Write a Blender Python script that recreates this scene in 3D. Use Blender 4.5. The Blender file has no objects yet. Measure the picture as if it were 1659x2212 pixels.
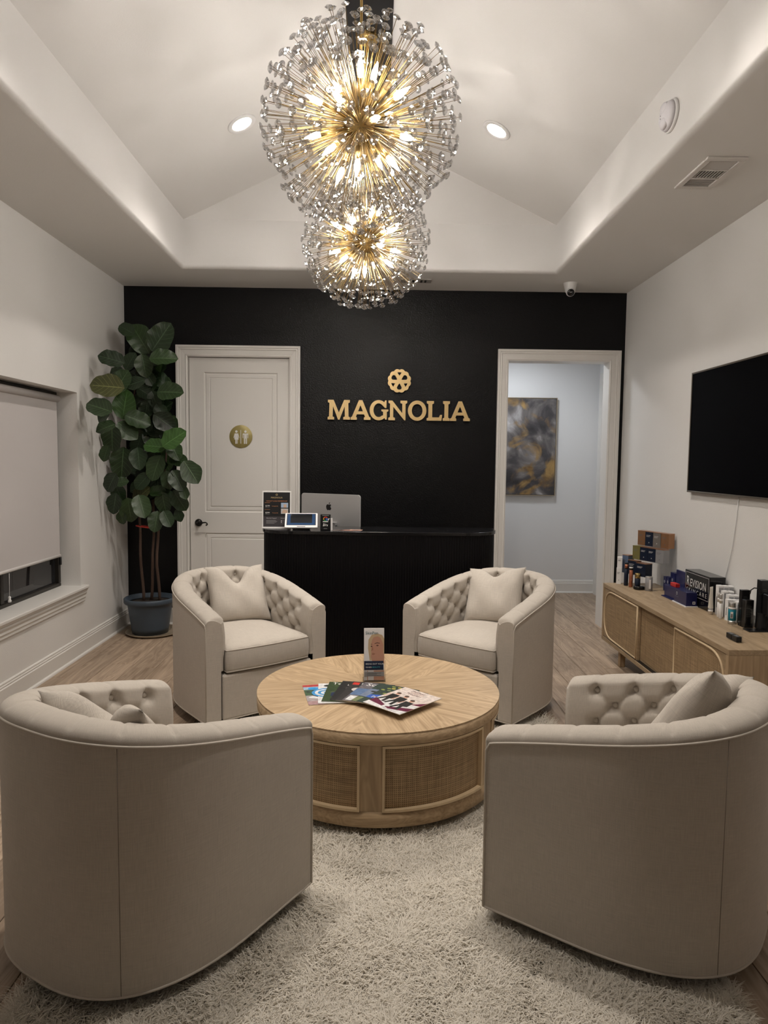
import bpy, bmesh, math, random
import numpy as np
from mathutils import Vector, Matrix, Euler
PI = math.pi
S = bpy.context.scene
COL = S.collection
random.seed(7); rng = np.random.default_rng(7)

# ------------------------------------------------------------------ camera
F_PX, PITCH, YAW, ROLL, CAM_H = 1500.4, .0734, .0133, .0113, 1.5213
def make_camera():
    cp, sp, cy, sy = math.cos(PITCH), math.sin(PITCH), math.cos(YAW), math.sin(YAW)
    f = Vector((sy*cp, cy*cp, -sp)); r = Vector((cy, -sy, 0)); u = r.cross(f)
    r2 = r*math.cos(ROLL) + u*math.sin(ROLL); u2 = u*math.cos(ROLL) - r*math.sin(ROLL)
    c = bpy.data.cameras.new('camera'); o = bpy.data.objects.new('camera', c); COL.objects.link(o)
    m = Matrix((r2, u2, -f)).transposed().to_4x4(); m.translation = (0, 0, CAM_H); o.matrix_world = m
    c.sensor_fit = 'VERTICAL'; c.sensor_height = 24; c.lens = F_PX/2212*24
    c.clip_start = .05; c.clip_end = 60
    S.camera = o
make_camera()

# ------------------------------------------------------------------ world, exposure, light levels
W = bpy.data.worlds.new('night'); S.world = W; W.use_nodes = True
W.node_tree.nodes['Background'].inputs[0].default_value = (.012, .014, .02, 1)
W.node_tree.nodes['Background'].inputs[1].default_value = .3
S.view_settings.view_transform = 'Standard'; S.view_settings.look = 'None'
S.view_settings.exposure = 0.26; S.view_settings.gamma = 1.0; S.view_settings.use_curve_mapping = False
BULB = 270.0         # candle bulbs of the two chandeliers
CAN = 112.0          # recessed ceiling lights (watts of each downlight beam)
LENS = 14.0          # glow of their frosted lenses
HALL = 58.0         # hall ceiling light
WARM = (1.0, .93, .855); CANW = (1.0, .925, .845); COOL = (.90, .945, 1.0)
cy = S.cycles
cy.use_denoising = True
cy.max_bounces = 8; cy.diffuse_bounces = 4; cy.glossy_bounces = 3; cy.transmission_bounces = 7; cy.transparent_max_bounces = 40
cy.caustics_reflective = False; cy.caustics_refractive = False
cy.sample_clamp_indirect = 4.0; cy.blur_glossy = .5
cy.use_light_tree = False
cy.use_adaptive_sampling = True; cy.adaptive_threshold = .03

# ------------------------------------------------------------------ materials
MATS = {}
def nodes_of(name):
    m = bpy.data.materials.new(name); m.use_nodes = True
    nt = m.node_tree; b = nt.nodes['Principled BSDF']
    return m, nt, b
def N(nt, t, **kw):
    n = nt.nodes.new(t)
    for k, v in kw.items():
        if hasattr(n, k) and k not in n.inputs: setattr(n, k, v)
        else: n.inputs[k].default_value = v
    return n
def lk(nt, a, b): nt.links.new(a, b)
def c4(c): return (c[0], c[1], c[2], 1)
def mapping(nt, coord, scale=(1, 1, 1), rnd=False):
    t = N(nt, 'ShaderNodeTexCoord'); m = N(nt, 'ShaderNodeMapping'); m.inputs['Scale'].default_value = scale
    src = t.outputs[coord]
    if rnd:
        oi = N(nt, 'ShaderNodeObjectInfo'); mul = N(nt, 'ShaderNodeVectorMath', operation='SCALE')
        cmb = N(nt, 'ShaderNodeCombineXYZ')
        for k in range(3): lk(nt, oi.outputs['Random'], cmb.inputs[k])
        lk(nt, cmb.outputs[0], mul.inputs[0]); mul.inputs['Scale'].default_value = 37.0
        add = N(nt, 'ShaderNodeVectorMath', operation='ADD'); lk(nt, src, add.inputs[0]); lk(nt, mul.outputs[0], add.inputs[1])
        src = add.outputs[0]
    lk(nt, src, m.inputs['Vector']); return m.outputs[0]
def mixc(nt, fac, a, b, mode='MIX'):
    n = N(nt, 'ShaderNodeMix', data_type='RGBA', blend_type=mode)
    for s, v in ((n.inputs[0], fac), (n.inputs[6], a), (n.inputs[7], b)):
        if hasattr(v, 'is_linked') or hasattr(v, 'links'): lk(nt, v, s)
        else: s.default_value = v if not isinstance(v, tuple) else (c4(v) if len(v) == 3 else v)
    return n.outputs[2]
def bump(nt, b, h, strength=.3, dist=.002):
    n = N(nt, 'ShaderNodeBump'); n.inputs['Strength'].default_value = strength; n.inputs['Distance'].default_value = dist
    lk(nt, h, n.inputs['Height']); lk(nt, n.outputs[0], b.inputs['Normal'])
def mat(name, col, rough=.5, metal=0, spec=.5, noise=None, bmp=None, coord='Object', alpha=None, trans=0, ior=1.45, coat=0):
    """plain colour + optional noise tint (scale, amount) + optional noise bump (scale, strength, distance)"""
    if name in MATS: return MATS[name]
    m, nt, b = nodes_of(name)
    b.inputs['Base Color'].default_value = c4(col); b.inputs['Roughness'].default_value = rough
    b.inputs['Metallic'].default_value = metal; b.inputs['Specular IOR Level'].default_value = spec
    b.inputs['Transmission Weight'].default_value = trans; b.inputs['IOR'].default_value = ior; b.inputs['Coat Weight'].default_value = coat
    if noise or bmp: v = mapping(nt, coord)
    if noise:
        n = N(nt, 'ShaderNodeTexNoise'); n.inputs['Scale'].default_value = noise[0]; n.inputs['Detail'].default_value = 4; lk(nt, v, n.inputs['Vector'])
        k = noise[1]
        lk(nt, mixc(nt, n.outputs[0], tuple(c*(1-k) for c in col), tuple(min(1, c*(1+k)) for c in col)), b.inputs['Base Color'])
    if bmp:
        n = N(nt, 'ShaderNodeTexNoise'); n.inputs['Scale'].default_value = bmp[0]; n.inputs['Detail'].default_value = 3; lk(nt, v, n.inputs['Vector'])
        bump(nt, b, n.outputs[0], bmp[1], bmp[2])
    MATS[name] = m; return m
def emit(name, col, strength):
    if name in MATS: return MATS[name]
    m, nt, b = nodes_of(name)
    b.inputs['Base Color'].default_value = (0, 0, 0, 1)
    b.inputs['Emission Color'].default_value = c4(col); b.inputs['Emission Strength'].default_value = strength
    MATS[name] = m; return m
def wood(name, dark, light, axis=1, sc=1.0, rough=.5, rnd=True, vary=.12):
    """oak: long grain along local axis"""
    if name in MATS: return MATS[name]
    m, nt, b = nodes_of(name)
    s1 = [26*sc]*3; s1[axis] = 1.6*sc; s2 = [110*sc]*3; s2[axis] = 3.0*sc; s3 = [7*sc]*3; s3[axis] = .9*sc
    def ns(s, det=3, dis=0):
        n = N(nt, 'ShaderNodeTexNoise'); n.inputs['Scale'].default_value = 1; n.inputs['Detail'].default_value = det; n.inputs['Distortion'].default_value = dis
        lk(nt, mapping(nt, 'Object', tuple(s), rnd), n.inputs['Vector']); return n.outputs[0]
    a, f, g = ns(s1, 4, .6), ns(s2, 2), ns(s3, 2, 1.2)
    wv = N(nt, 'ShaderNodeMath', operation='MULTIPLY'); lk(nt, g, wv.inputs[0]); wv.inputs[1].default_value = 11
    fr = N(nt, 'ShaderNodeMath', operation='PINGPONG'); lk(nt, wv.outputs[0], fr.inputs[0]); fr.inputs[1].default_value = .5
    ad = N(nt, 'ShaderNodeMath', operation='MULTIPLY_ADD'); lk(nt, fr.outputs[0], ad.inputs[0]); ad.inputs[1].default_value = .55; lk(nt, a, ad.inputs[2])
    ad2 = N(nt, 'ShaderNodeMath', operation='MULTIPLY_ADD'); lk(nt, f, ad2.inputs[0]); ad2.inputs[1].default_value = .45; lk(nt, ad.outputs[0], ad2.inputs[2])
    mr = N(nt, 'ShaderNodeMapRange'); lk(nt, ad2.outputs[0], mr.inputs[0]); mr.inputs[1].default_value = .55; mr.inputs[2].default_value = 1.2
    c = mixc(nt, mr.outputs[0], dark, light)
    oi = N(nt, 'ShaderNodeObjectInfo'); mr2 = N(nt, 'ShaderNodeMapRange'); lk(nt, oi.outputs['Random'], mr2.inputs[0]); mr2.inputs[3].default_value = 1-vary; mr2.inputs[4].default_value = 1+vary
    hv = N(nt, 'ShaderNodeHueSaturation'); lk(nt, mr2.outputs[0], hv.inputs['Value']); lk(nt, c, hv.inputs['Color'])
    lk(nt, hv.outputs[0], b.inputs['Base Color']); b.inputs['Roughness'].default_value = rough; b.inputs['Specular IOR Level'].default_value = .35
    bump(nt, b, ad2.outputs[0], .12, .0015)
    MATS[name] = m; return m
def fabric(name, col, period=.0042, slub=.075):
    if name in MATS: return MATS[name]
    m, nt, b = nodes_of(name)
    def ns(scale, det=2):
        n = N(nt, 'ShaderNodeTexNoise'); n.inputs['Scale'].default_value = 1; n.inputs['Detail'].default_value = det
        lk(nt, mapping(nt, 'UV', scale), n.inputs['Vector']); return n.outputs[0]
    h, v = ns((18, 420, 1)), ns((420, 18, 1)); big = ns((5, 5, 1), 3)
    sm = N(nt, 'ShaderNodeMath', operation='ADD'); lk(nt, h, sm.inputs[0]); lk(nt, v, sm.inputs[1])
    s2 = N(nt, 'ShaderNodeMath', operation='MULTIPLY_ADD'); lk(nt, big, s2.inputs[0]); s2.inputs[1].default_value = .35; lk(nt, sm.outputs[0], s2.inputs[2])
    mr = N(nt, 'ShaderNodeMapRange'); lk(nt, s2.outputs[0], mr.inputs[0]); mr.inputs[1].default_value = .8; mr.inputs[2].default_value = 1.55
    lk(nt, mixc(nt, mr.outputs[0], tuple(c*(1-slub*1.6) for c in col), tuple(c*(1+slub*1.3) for c in col)), b.inputs['Base Color'])
    sep = N(nt, 'ShaderNodeSeparateXYZ'); lk(nt, mapping(nt, 'UV', (2*PI/period,)*3), sep.inputs[0])
    sx = N(nt, 'ShaderNodeMath', operation='SINE'); lk(nt, sep.outputs[0], sx.inputs[0])
    sy = N(nt, 'ShaderNodeMath', operation='SINE'); lk(nt, sep.outputs[1], sy.inputs[0])
    pr = N(nt, 'ShaderNodeMath', operation='MULTIPLY'); lk(nt, sx.outputs[0], pr.inputs[0]); lk(nt, sy.outputs[0], pr.inputs[1])
    hh = N(nt, 'ShaderNodeMath', operation='MULTIPLY_ADD'); lk(nt, s2.outputs[0], hh.inputs[0]); hh.inputs[1].default_value = 1.2; lk(nt, pr.outputs[0], hh.inputs[2])
    bump(nt, b, hh.outputs[0], .35, .0007)
    b.inputs['Roughness'].default_value = .95; b.inputs['Specular IOR Level'].default_value = .15
    b.inputs['Sheen Weight'].default_value = .15; b.inputs['Sheen Roughness'].default_value = .5
    MATS[name] = m; return m
def cane(name, dark, light, period=.0085):
    """woven cane webbing on UV metres: pale strands over a brown backing"""
    m, nt, b = nodes_of(name)
    sep = N(nt, 'ShaderNodeSeparateXYZ'); lk(nt, mapping(nt, 'UV'), sep.inputs[0])
    def strands(o):
        k = N(nt, 'ShaderNodeMath', operation='MULTIPLY'); lk(nt, sep.outputs[o], k.inputs[0]); k.inputs[1].default_value = 1/period
        f = N(nt, 'ShaderNodeMath', operation='PINGPONG'); lk(nt, k.outputs[0], f.inputs[0]); f.inputs[1].default_value = .5
        r = N(nt, 'ShaderNodeMapRange'); lk(nt, f.outputs[0], r.inputs[0]); r.inputs[1].default_value = .10; r.inputs[2].default_value = .30; return r.outputs[0]
    mx = N(nt, 'ShaderNodeMath', operation='MAXIMUM'); lk(nt, strands(0), mx.inputs[0]); lk(nt, strands(1), mx.inputs[1])
    def ns(scale):
        n = N(nt, 'ShaderNodeTexNoise'); n.inputs['Scale'].default_value = 1; n.inputs['Detail'].default_value = 3
        lk(nt, mapping(nt, 'UV', scale), n.inputs['Vector']); return n.outputs[0]
    sm = N(nt, 'ShaderNodeMath', operation='ADD'); lk(nt, ns((6, 130, 1)), sm.inputs[0]); lk(nt, ns((130, 6, 1)), sm.inputs[1])
    mr = N(nt, 'ShaderNodeMapRange'); lk(nt, sm.outputs[0], mr.inputs[0]); mr.inputs[1].default_value = .75; mr.inputs[2].default_value = 1.25
    strand = mixc(nt, mr.outputs[0], tuple(c*.55 for c in light), light)
    lk(nt, mixc(nt, mx.outputs[0], dark, strand), b.inputs['Base Color'])
    b.inputs['Roughness'].default_value = .6; b.inputs['Specular IOR Level'].default_value = .3
    bump(nt, b, mx.outputs[0], .5, .0012); MATS[name] = m; return m

PAINT = mat('warm_white_wall_paint', (.74, .725, .70), .6, spec=.3, bmp=(120, .2, .003))
CEIL = mat('ceiling_paint', (.76, .745, .725), .7, spec=.25, bmp=(110, .16, .003))
HALLP = mat('hall_paint', (.72, .72, .72), .6, spec=.3, bmp=(95, .15, .003))
BLACKP = mat('black_orange_peel_paint', (.003, .003, .0035), .36, spec=.28, bmp=(105, .55, .005))
TRIM = mat('white_trim_enamel', (.72, .70, .665), .35, spec=.4)
FLOORW = wood('oak_floor', (.23, .165, .112), (.47, .36, .265), axis=1, rough=.42)
OAK = wood('oak_veneer', (.31, .212, .118), (.54, .395, .245), axis=0, sc=1.5, rough=.45, vary=.05)
OAKV = wood('oak_upright', (.29, .20, .115), (.48, .35, .215), axis=2, rough=.5, vary=.04)
OAKY = wood('oak_lengthwise', (.28, .20, .118), (.44, .325, .205), axis=1, rough=.5, vary=.04)
OAKP = mat('pale_oak_bead', (.60, .46, .29), .5, noise=(40, .1))
CANE = cane('cane_webbing', (.11, .068, .034), (.46, .32, .18))
LINEN = fabric('oatmeal_linen', (.485, .438, .382))
LINENP = fabric('oatmeal_linen_pillow', (.50, .452, .395), slub=.09)
DARKB = mat('dark_plinth', (.05, .04, .033), .7)
BRASS = mat('satin_brass', (.62, .43, .17), .32, metal=1)
WIRE = mat('aged_brass_wire', (.165, .105, .033), .42, metal=1)
GOLDF = mat('brushed_gold_face', (.72, .52, .25), .38, metal=.55, noise=(60, .08))
NAVYE = mat('navy_edge', (.008, .02, .09), .4)
BLK = mat('satin_black', (.006, .006, .007), .3)
BLKG = mat('gloss_black', (.004, .004, .005), .12)
BLKM = mat('matt_black', (.012, .012, .012), .7)
WHT = mat('white_plastic', (.78, .77, .76), .35)
SILV = mat('brushed_silver', (.62, .62, .63), .35, metal=.8)
def clear_mat(name, tint, glass=.25, ior=1.55, gloss=1.0):
    """clear faceted or sheet material: see-through with fresnel reflections and some refraction"""
    m = bpy.data.materials.new(name); m.use_nodes = True; nt = m.node_tree; nt.nodes.clear()
    out = N(nt, 'ShaderNodeOutputMaterial'); tr = N(nt, 'ShaderNodeBsdfTransparent', Color=c4(tint)); gl = N(nt, 'ShaderNodeBsdfGlass', Color=(1, 1, 1, 1), Roughness=0.0, IOR=ior)
    gs = N(nt, 'ShaderNodeBsdfGlossy', Color=(1, 1, 1, 1), Roughness=.02); fr = N(nt, 'ShaderNodeMath', operation='POWER'); lw = N(nt, 'ShaderNodeLayerWeight', Blend=.5); lk(nt, lw.outputs['Facing'], fr.inputs[0]); fr.inputs[1].default_value = 4.0; fr2 = N(nt, 'ShaderNodeMath', operation='MULTIPLY_ADD'); lk(nt, fr.outputs[0], fr2.inputs[0]); fr2.inputs[1].default_value = .7; fr2.inputs[2].default_value = (ior-1)**2/(ior+1)**2; fr = fr2
    a = N(nt, 'ShaderNodeMixShader', Fac=glass); lk(nt, tr.outputs[0], a.inputs[1]); lk(nt, gl.outputs[0], a.inputs[2])
    b = N(nt, 'ShaderNodeMixShader'); ml = N(nt, 'ShaderNodeMath', operation='MULTIPLY'); lk(nt, fr.outputs[0], ml.inputs[0]); ml.inputs[1].default_value = gloss; ml.use_clamp = True
    lk(nt, ml.outputs[0], b.inputs[0]); lk(nt, a.outputs[0], b.inputs[1]); lk(nt, gs.outputs[0], b.inputs[2]); lk(nt, b.outputs[0], out.inputs[0]); return m
CRYS = clear_mat('crystal', (.95, .96, .98), .42, 1.55, 1.8)
ACRY = clear_mat('clear_acrylic', (.97, .97, .97), .0, 1.45, 1.0)

# ------------------------------------------------------------------ mesh helpers
def mesh_from(name, V, Fc, mats, smooth=False, uv=None, mi=None):
    me = bpy.data.meshes.new(name); me.from_pydata([tuple(v) for v in V], [], [tuple(f) for f in Fc])
    for m in (mats if isinstance(mats, (list, tuple)) else [mats]): me.materials.append(m)
    if mi is not None: me.polygons.foreach_set('material_index', mi)
    if smooth is True: me.polygons.foreach_set('use_smooth', [True]*len(me.polygons))
    elif smooth: me.polygons.foreach_set('use_smooth', smooth)
    if uv is not None:
        l = me.uv_layers.new(name='uv')
        for lp in me.loops: l.data[lp.index].uv = uv[lp.vertex_index]
    me.update(); return me
def link(name, me, parent=None, loc=(0, 0, 0), rot=(0, 0, 0), scale=None):
    o = bpy.data.objects.new(name, me); COL.objects.link(o); o.location = loc; o.rotation_euler = rot
    if scale: o.scale = scale
    if parent is not None: o.parent = parent
    return o
def thing(name, label, cat, loc=(0, 0, 0), rz=0, group=None, rot=None):
    o = bpy.data.objects.new(name, None); COL.objects.link(o); o.empty_display_size = .1
    o.location = loc; o.rotation_euler = rot or (0, 0, rz)
    return tag(o, label, cat, group)
def tag(o, label, cat, group=None):
    o['label'] = label; o['category'] = cat
    if group: o['group'] = group
    return o
def struct(o): o['kind'] = 'structure'; return o
def stuff(o): o['kind'] = 'stuff'; return o
def copy_tree(o, parent=None):
    c = o.copy(); COL.objects.link(c); c.parent = parent
    for ch in list(o.children): copy_tree(ch, c)
    return c
def box_data(x0, y0, z0, x1, y1, z1):
    V = [(x0, y0, z0), (x1, y0, z0), (x1, y1, z0), (x0, y1, z0), (x0, y0, z1), (x1, y0, z1), (x1, y1, z1), (x0, y1, z1)]
    return V, [(0, 3, 2, 1), (4, 5, 6, 7), (0, 1, 5, 4), (1, 2, 6, 5), (2, 3, 7, 6), (3, 0, 4, 7)]
def box(name, x0, y0, z0, x1, y1, z1, m, parent=None, bev=0, seg=2, loc=(0, 0, 0), rot=(0, 0, 0)):
    V, Fc = box_data(x0, y0, z0, x1, y1, z1)
    me = mesh_from(name, V, Fc, m)
    if bev: bevel(me, bev, seg)
    return link(name, me, parent, loc, rot)
def bevel(me, w, seg=2, angle=.6):
    bm = bmesh.new(); bm.from_mesh(me)
    es = [e for e in bm.edges if len(e.link_faces) == 2 and e.calc_face_angle() > angle]
    bmesh.ops.bevel(bm, geom=es, offset=w, segments=seg, profile=.5, affect='EDGES', clamp_overlap=True)
    bm.to_mesh(me); bm.free()
def join_boxes(name, L, m, parent=None, **kw):
    V, Fc = [], []
    for b in L:
        v, f = box_data(*b); k = len(V); V += v; Fc += [tuple(i+k for i in q) for q in f]
    return link(name, mesh_from(name, V, Fc, m), parent, **kw)
def lathe_me(name, prof, m, seg=32, smooth=True, cap=True):
    """prof: list of (r, z) from bottom to top"""
    V, Fc = [], []
    for r, z in prof:
        for k in range(seg): a = 2*PI*k/seg; V.append((r*math.cos(a), r*math.sin(a), z))
    for i in range(len(prof)-1):
        for k in range(seg): k2 = (k+1) % seg; Fc.append((i*seg+k, i*seg+k2, (i+1)*seg+k2, (i+1)*seg+k))
    ns = len(Fc); fl = [smooth]*ns
    if cap:
        if prof[0][0] > 1e-6: Fc.append(tuple(range(seg))[::-1]); fl.append(False)
        if prof[-1][0] > 1e-6: Fc.append(tuple((len(prof)-1)*seg+k for k in range(seg))); fl.append(False)
    return mesh_from(name, V, Fc, m, smooth=fl)
def lathe(name, prof, m, parent=None, seg=32, loc=(0, 0, 0), rot=(0, 0, 0), smooth=True):
    return link(name, lathe_me(name, prof, m, seg, smooth), parent, loc, rot)
def tube_data(P, r, seg=8, closed=False):
    P = [Vector(p) for p in P]; n = len(P); V, Fc = [], []; up = None
    rr = r if isinstance(r, (list, tuple)) else [r]*n
    for i, p in enumerate(P):
        a = P[(i-1) % n] if (i > 0 or closed) else p; b = P[(i+1) % n] if (i < n-1 or closed) else p
        t = (b-a).normalized()
        if up is None: up = Vector((0, 0, 1)) if abs(t.z) < .9 else Vector((1, 0, 0))
        s = t.cross(up); s = s.normalized() if s.length > 1e-6 else Vector((1, 0, 0)); up = s.cross(t)
        for k in range(seg): q = 2*PI*k/seg; V.append(p + s*math.cos(q)*rr[i] + up*math.sin(q)*rr[i])
    for i in range(n if closed else n-1):
        j = (i+1) % n
        for k in range(seg): k2 = (k+1) % seg; Fc.append((i*seg+k, i*seg+k2, j*seg+k2, j*seg+k))
    if not closed: Fc += [tuple(range(seg))[::-1], tuple((n-1)*seg+k for k in range(seg))]
    return V, Fc
def tube(name, P, r, m, parent=None, seg=8, closed=False, **kw):
    V, Fc = tube_data(P, r, seg, closed); return link(name, mesh_from(name, V, Fc, m, smooth=True), parent, **kw)
def extrude_curve(name, outlines, depth, mats, parent=None, loc=(0, 0, 0), rot=(0, 0, 0), side=None):
    """filled 2D outlines (holes allowed) in XY, extruded along +Z; optional side material"""
    cu = bpy.data.curves.new(name, 'CURVE'); cu.dimensions = '2D'; cu.fill_mode = 'BOTH'; cu.extrude = depth/2
    for pts in outlines:
        sp = cu.splines.new('POLY'); sp.points.add(len(pts)-1); sp.use_cyclic_u = True
        for q, p in zip(sp.points, pts): q.co = (p[0], p[1], 0, 1)
    o = bpy.data.objects.new(name, cu)
    me = bpy.data.meshes.new_from_object(o); bpy.data.objects.remove(o); bpy.data.curves.remove(cu)
    me.name = name; me.materials.clear(); me.materials.append(mats)
    for v in me.vertices: v.co.z += depth/2
    if side:
        me.materials.append(side)
        for p in me.polygons: p.material_index = 0 if p.normal.z > .7 else 1
    return link(name, me, parent, loc, rot)
TXT = {}
def text_me(s, size, m, align='LEFT', depth=0, bold=0):
    key = (s, size, m.name, align, depth, bold)
    if key in TXT: return TXT[key]
    cu = bpy.data.curves.new('lettering', 'FONT'); cu.body = s; cu.size = size; cu.align_x = align; cu.extrude = depth; cu.resolution_u = 2; cu.offset = bold
    o = bpy.data.objects.new('lettering', cu)
    me = bpy.data.meshes.new_from_object(o); bpy.data.objects.remove(o); bpy.data.curves.remove(cu)
    me.name = 'lettering'; me.materials.clear(); me.materials.append(m); TXT[key] = me; return me
def text(s, size, m, parent, loc, rot=(0, 0, 0), align='LEFT', sx=1, name='lettering', bold=0):
    o = link(name, text_me(s, size, m, align, 0, bold), parent, loc, rot)
    if sx != 1: o.scale = (sx, 1, 1)
    return o
def flat(name, polys, parent, loc=(0, 0, 0), rot=(0, 0, 0), step=.0002):
    """printed matter: layered flat polygons [(material, [(x,y)..])] on local XY"""
    V, Fc, mi, ms = [], [], [], []
    for k, (m, pts) in enumerate(polys):
        if m not in ms: ms.append(m)
        n = len(V); V += [(p[0], p[1], k*step) for p in pts]; Fc.append(tuple(range(n, n+len(pts)))); mi.append(ms.index(m))
    return link(name, mesh_from(name, V, Fc, ms, mi=mi), parent, loc, rot)
def rect(x0, y0, x1, y1): return [(x0, y0), (x1, y0), (x1, y1), (x0, y1)]
def ell(cx, cy_, rx, ry, n=24, a0=0, a1=2*PI): return [(cx+rx*math.cos(a0+(a1-a0)*k/n), cy_+ry*math.sin(a0+(a1-a0)*k/n)) for k in range(n + (0 if abs(a1-a0-2*PI) < 1e-6 else 1))]
def ink(name, c, rough=.45): return mat('ink_'+name, c, rough)

# ------------------------------------------------------------------ room constants (metres)
XL, XR, YB, YF, ZS = -2.2565, 2.2467, 6.3453, -1.7, 3.05
TXL, TXR, TYB, TYF, ZT = -1.555, 1.44, 5.7355, -1.0, 3.432
RX, RZ = -.059, 4.149
HX0, HX1, HY1 = .75, 2.575, 8.06

def wall_cells(name, us, vs, holes, w0, w1, axis, m):
    """slab with rectangular holes; u along wall, v = height; thickness w0..w1 on 'axis'"""
    us = sorted(set(us + [h[0] for h in holes] + [h[1] for h in holes])); vs = sorted(set(vs + [h[2] for h in holes] + [h[3] for h in holes]))
    def solid(i, j):
        if not (0 <= i < len(us)-1 and 0 <= j < len(vs)-1): return False
        u, v = (us[i]+us[i+1])/2, (vs[j]+vs[j+1])/2
        return not any(h[0] < u < h[1] and h[2] < v < h[3] for h in holes)
    V, Fc, ix = [], [], {}
    def P(u, v, w):
        k = (u, v, w)
        if k not in ix:
            ix[k] = len(V); V.append((u, w, v) if axis == 'y' else (w, u, v))
        return ix[k]
    def q(*p): Fc.append(tuple(P(*a) for a in p))
    for i in range(len(us)-1):
        for j in range(len(vs)-1):
            if not solid(i, j): continue
            a, b, c, d = us[i], us[i+1], vs[j], vs[j+1]
            q((a, c, w0), (b, c, w0), (b, d, w0), (a, d, w0)); q((a, c, w1), (a, d, w1), (b, d, w1), (b, c, w1))
            if not solid(i-1, j): q((a, c, w0), (a, d, w0), (a, d, w1), (a, c, w1))
            if not solid(i+1, j): q((b, c, w0), (b, c, w1), (b, d, w1), (b, d, w0))
            if not solid(i, j-1): q((a, c, w0), (a, c, w1), (b, c, w1), (b, c, w0))
            if not solid(i, j+1): q((a, d, w0), (b, d, w0), (b, d, w1), (a, d, w1))
    me = mesh_from(name, V, Fc, m)
    bm = bmesh.new(); bm.from_mesh(me); bmesh.ops.recalc_face_normals(bm, faces=bm.faces); bm.to_mesh(me); bm.free()
    return struct(link(name, me))

DL = (-1.696, -.782, 0, 2.437)       # left door opening
DR = (1.195, 2.109, 0, 2.437)        # right doorway
WIN = (3.35, 5.32, .527, 2.01)
wb = wall_cells('wall_back', [XL-.3, XR+.3], [0, ZS+.05], [DL, DR], YB, YB+.14, 'y', BLACKP)
wb.data.materials.append(HALLP); wb.data.materials.append(TRIM)
for p in wb.data.polygons:
    if p.center.y > YB+.13: p.material_index = 1
    elif p.center.y > YB+.01: p.material_index = 2
wall_cells('wall_left', [YF-.1, YB+.14], [0, ZS+.05], [WIN], XL-.26, XL, 'x', PAINT)
wall_cells('wall_right', [YF-.1, YB], [0, ZS+.05], [], XR, XR+.2, 'x', PAINT)
wall_cells('wall_front', [XL-.26, XR+.2], [0, ZS+.05], [], YF-.15, YF, 'y', PAINT)

# dark glazing added behind the viewer to cut bounce onto the chair backs
def added_entrance():
    w = struct(bpy.data.objects.new('window_added', None)); COL.objects.link(w); w['label'] = 'dark-framed glazing added unseen behind the viewer to cut bounced light'
    BZ = mat('dark_bronze_frame', (.02, .017, .014), .4); gl = mat('night_glass', (.02, .02, .022), .03, spec=.6)
    for x0, x1 in ((-.95, -.02), (.02, .95)):
        box('pane', x0+.05, YF+.004, .12, x1-.05, YF+.010, 2.55, gl, w)
        for q in ((x0, .0, x1, .12), (x0, 2.55, x1, 2.62), (x0, .12, x0+.05, 2.55), (x1-.05, .12, x1, 2.55)): box('window_frame', q[0], YF, q[1], q[2], YF+.03, q[3], BZ, w)
added_entrance()

# ---- ceiling: soffit with rounded drop edge, tray sides, gables, two vault slopes
def build_ceiling():
    prof = [(-.75, ZS)]                        # (distance outside tray edge is negative-> outward), z
    r = .03
    for k in range(7):
        a = PI/2*k/6; prof.append((-r+r*math.sin(a), ZS+r-r*math.cos(a)))
    prof.append((0, ZT))
    V, Fc = [], []
    for d, z in prof:
        e = -d
        ex0 = XL if d < -.5 else TXL-e; ex1 = XR if d < -.5 else TXR+e
        ey0 = YF if d < -.5 else TYF-e; ey1 = YB if d < -.5 else TYB+e
        V += [(ex0, ey0, z), (ex1, ey0, z), (ex1, ey1, z), (ex0, ey1, z)]
    n = len(prof); sm = []
    for i in range(n-1):
        for k in range(4):
            k2 = (k+1) % 4; Fc.append((i*4+k, i*4+k2, (i+1)*4+k2, (i+1)*4+k)); sm.append(0 < i < n-1)
    b = (n-1)*4
    V += [(RX, TYF, RZ), (RX, TYB, RZ)]; r0, r1 = len(V)-2, len(V)-1
    Fc += [(b, b+1, r0), (b+2, b+3, r1), (b+3, b, r0, r1), (b+1, b+2, r1, r0)]; sm += [False]*4
    return struct(link('ceiling', mesh_from('ceiling', V, Fc, CEIL, smooth=sm)))
build_ceiling()
zb = RZ - .135*.479
ridge = struct(box('trim_ridge', RX-.135, TYF+.002, zb-.02, RX+.135, TYB-.002, zb+.05, BLK))

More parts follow.
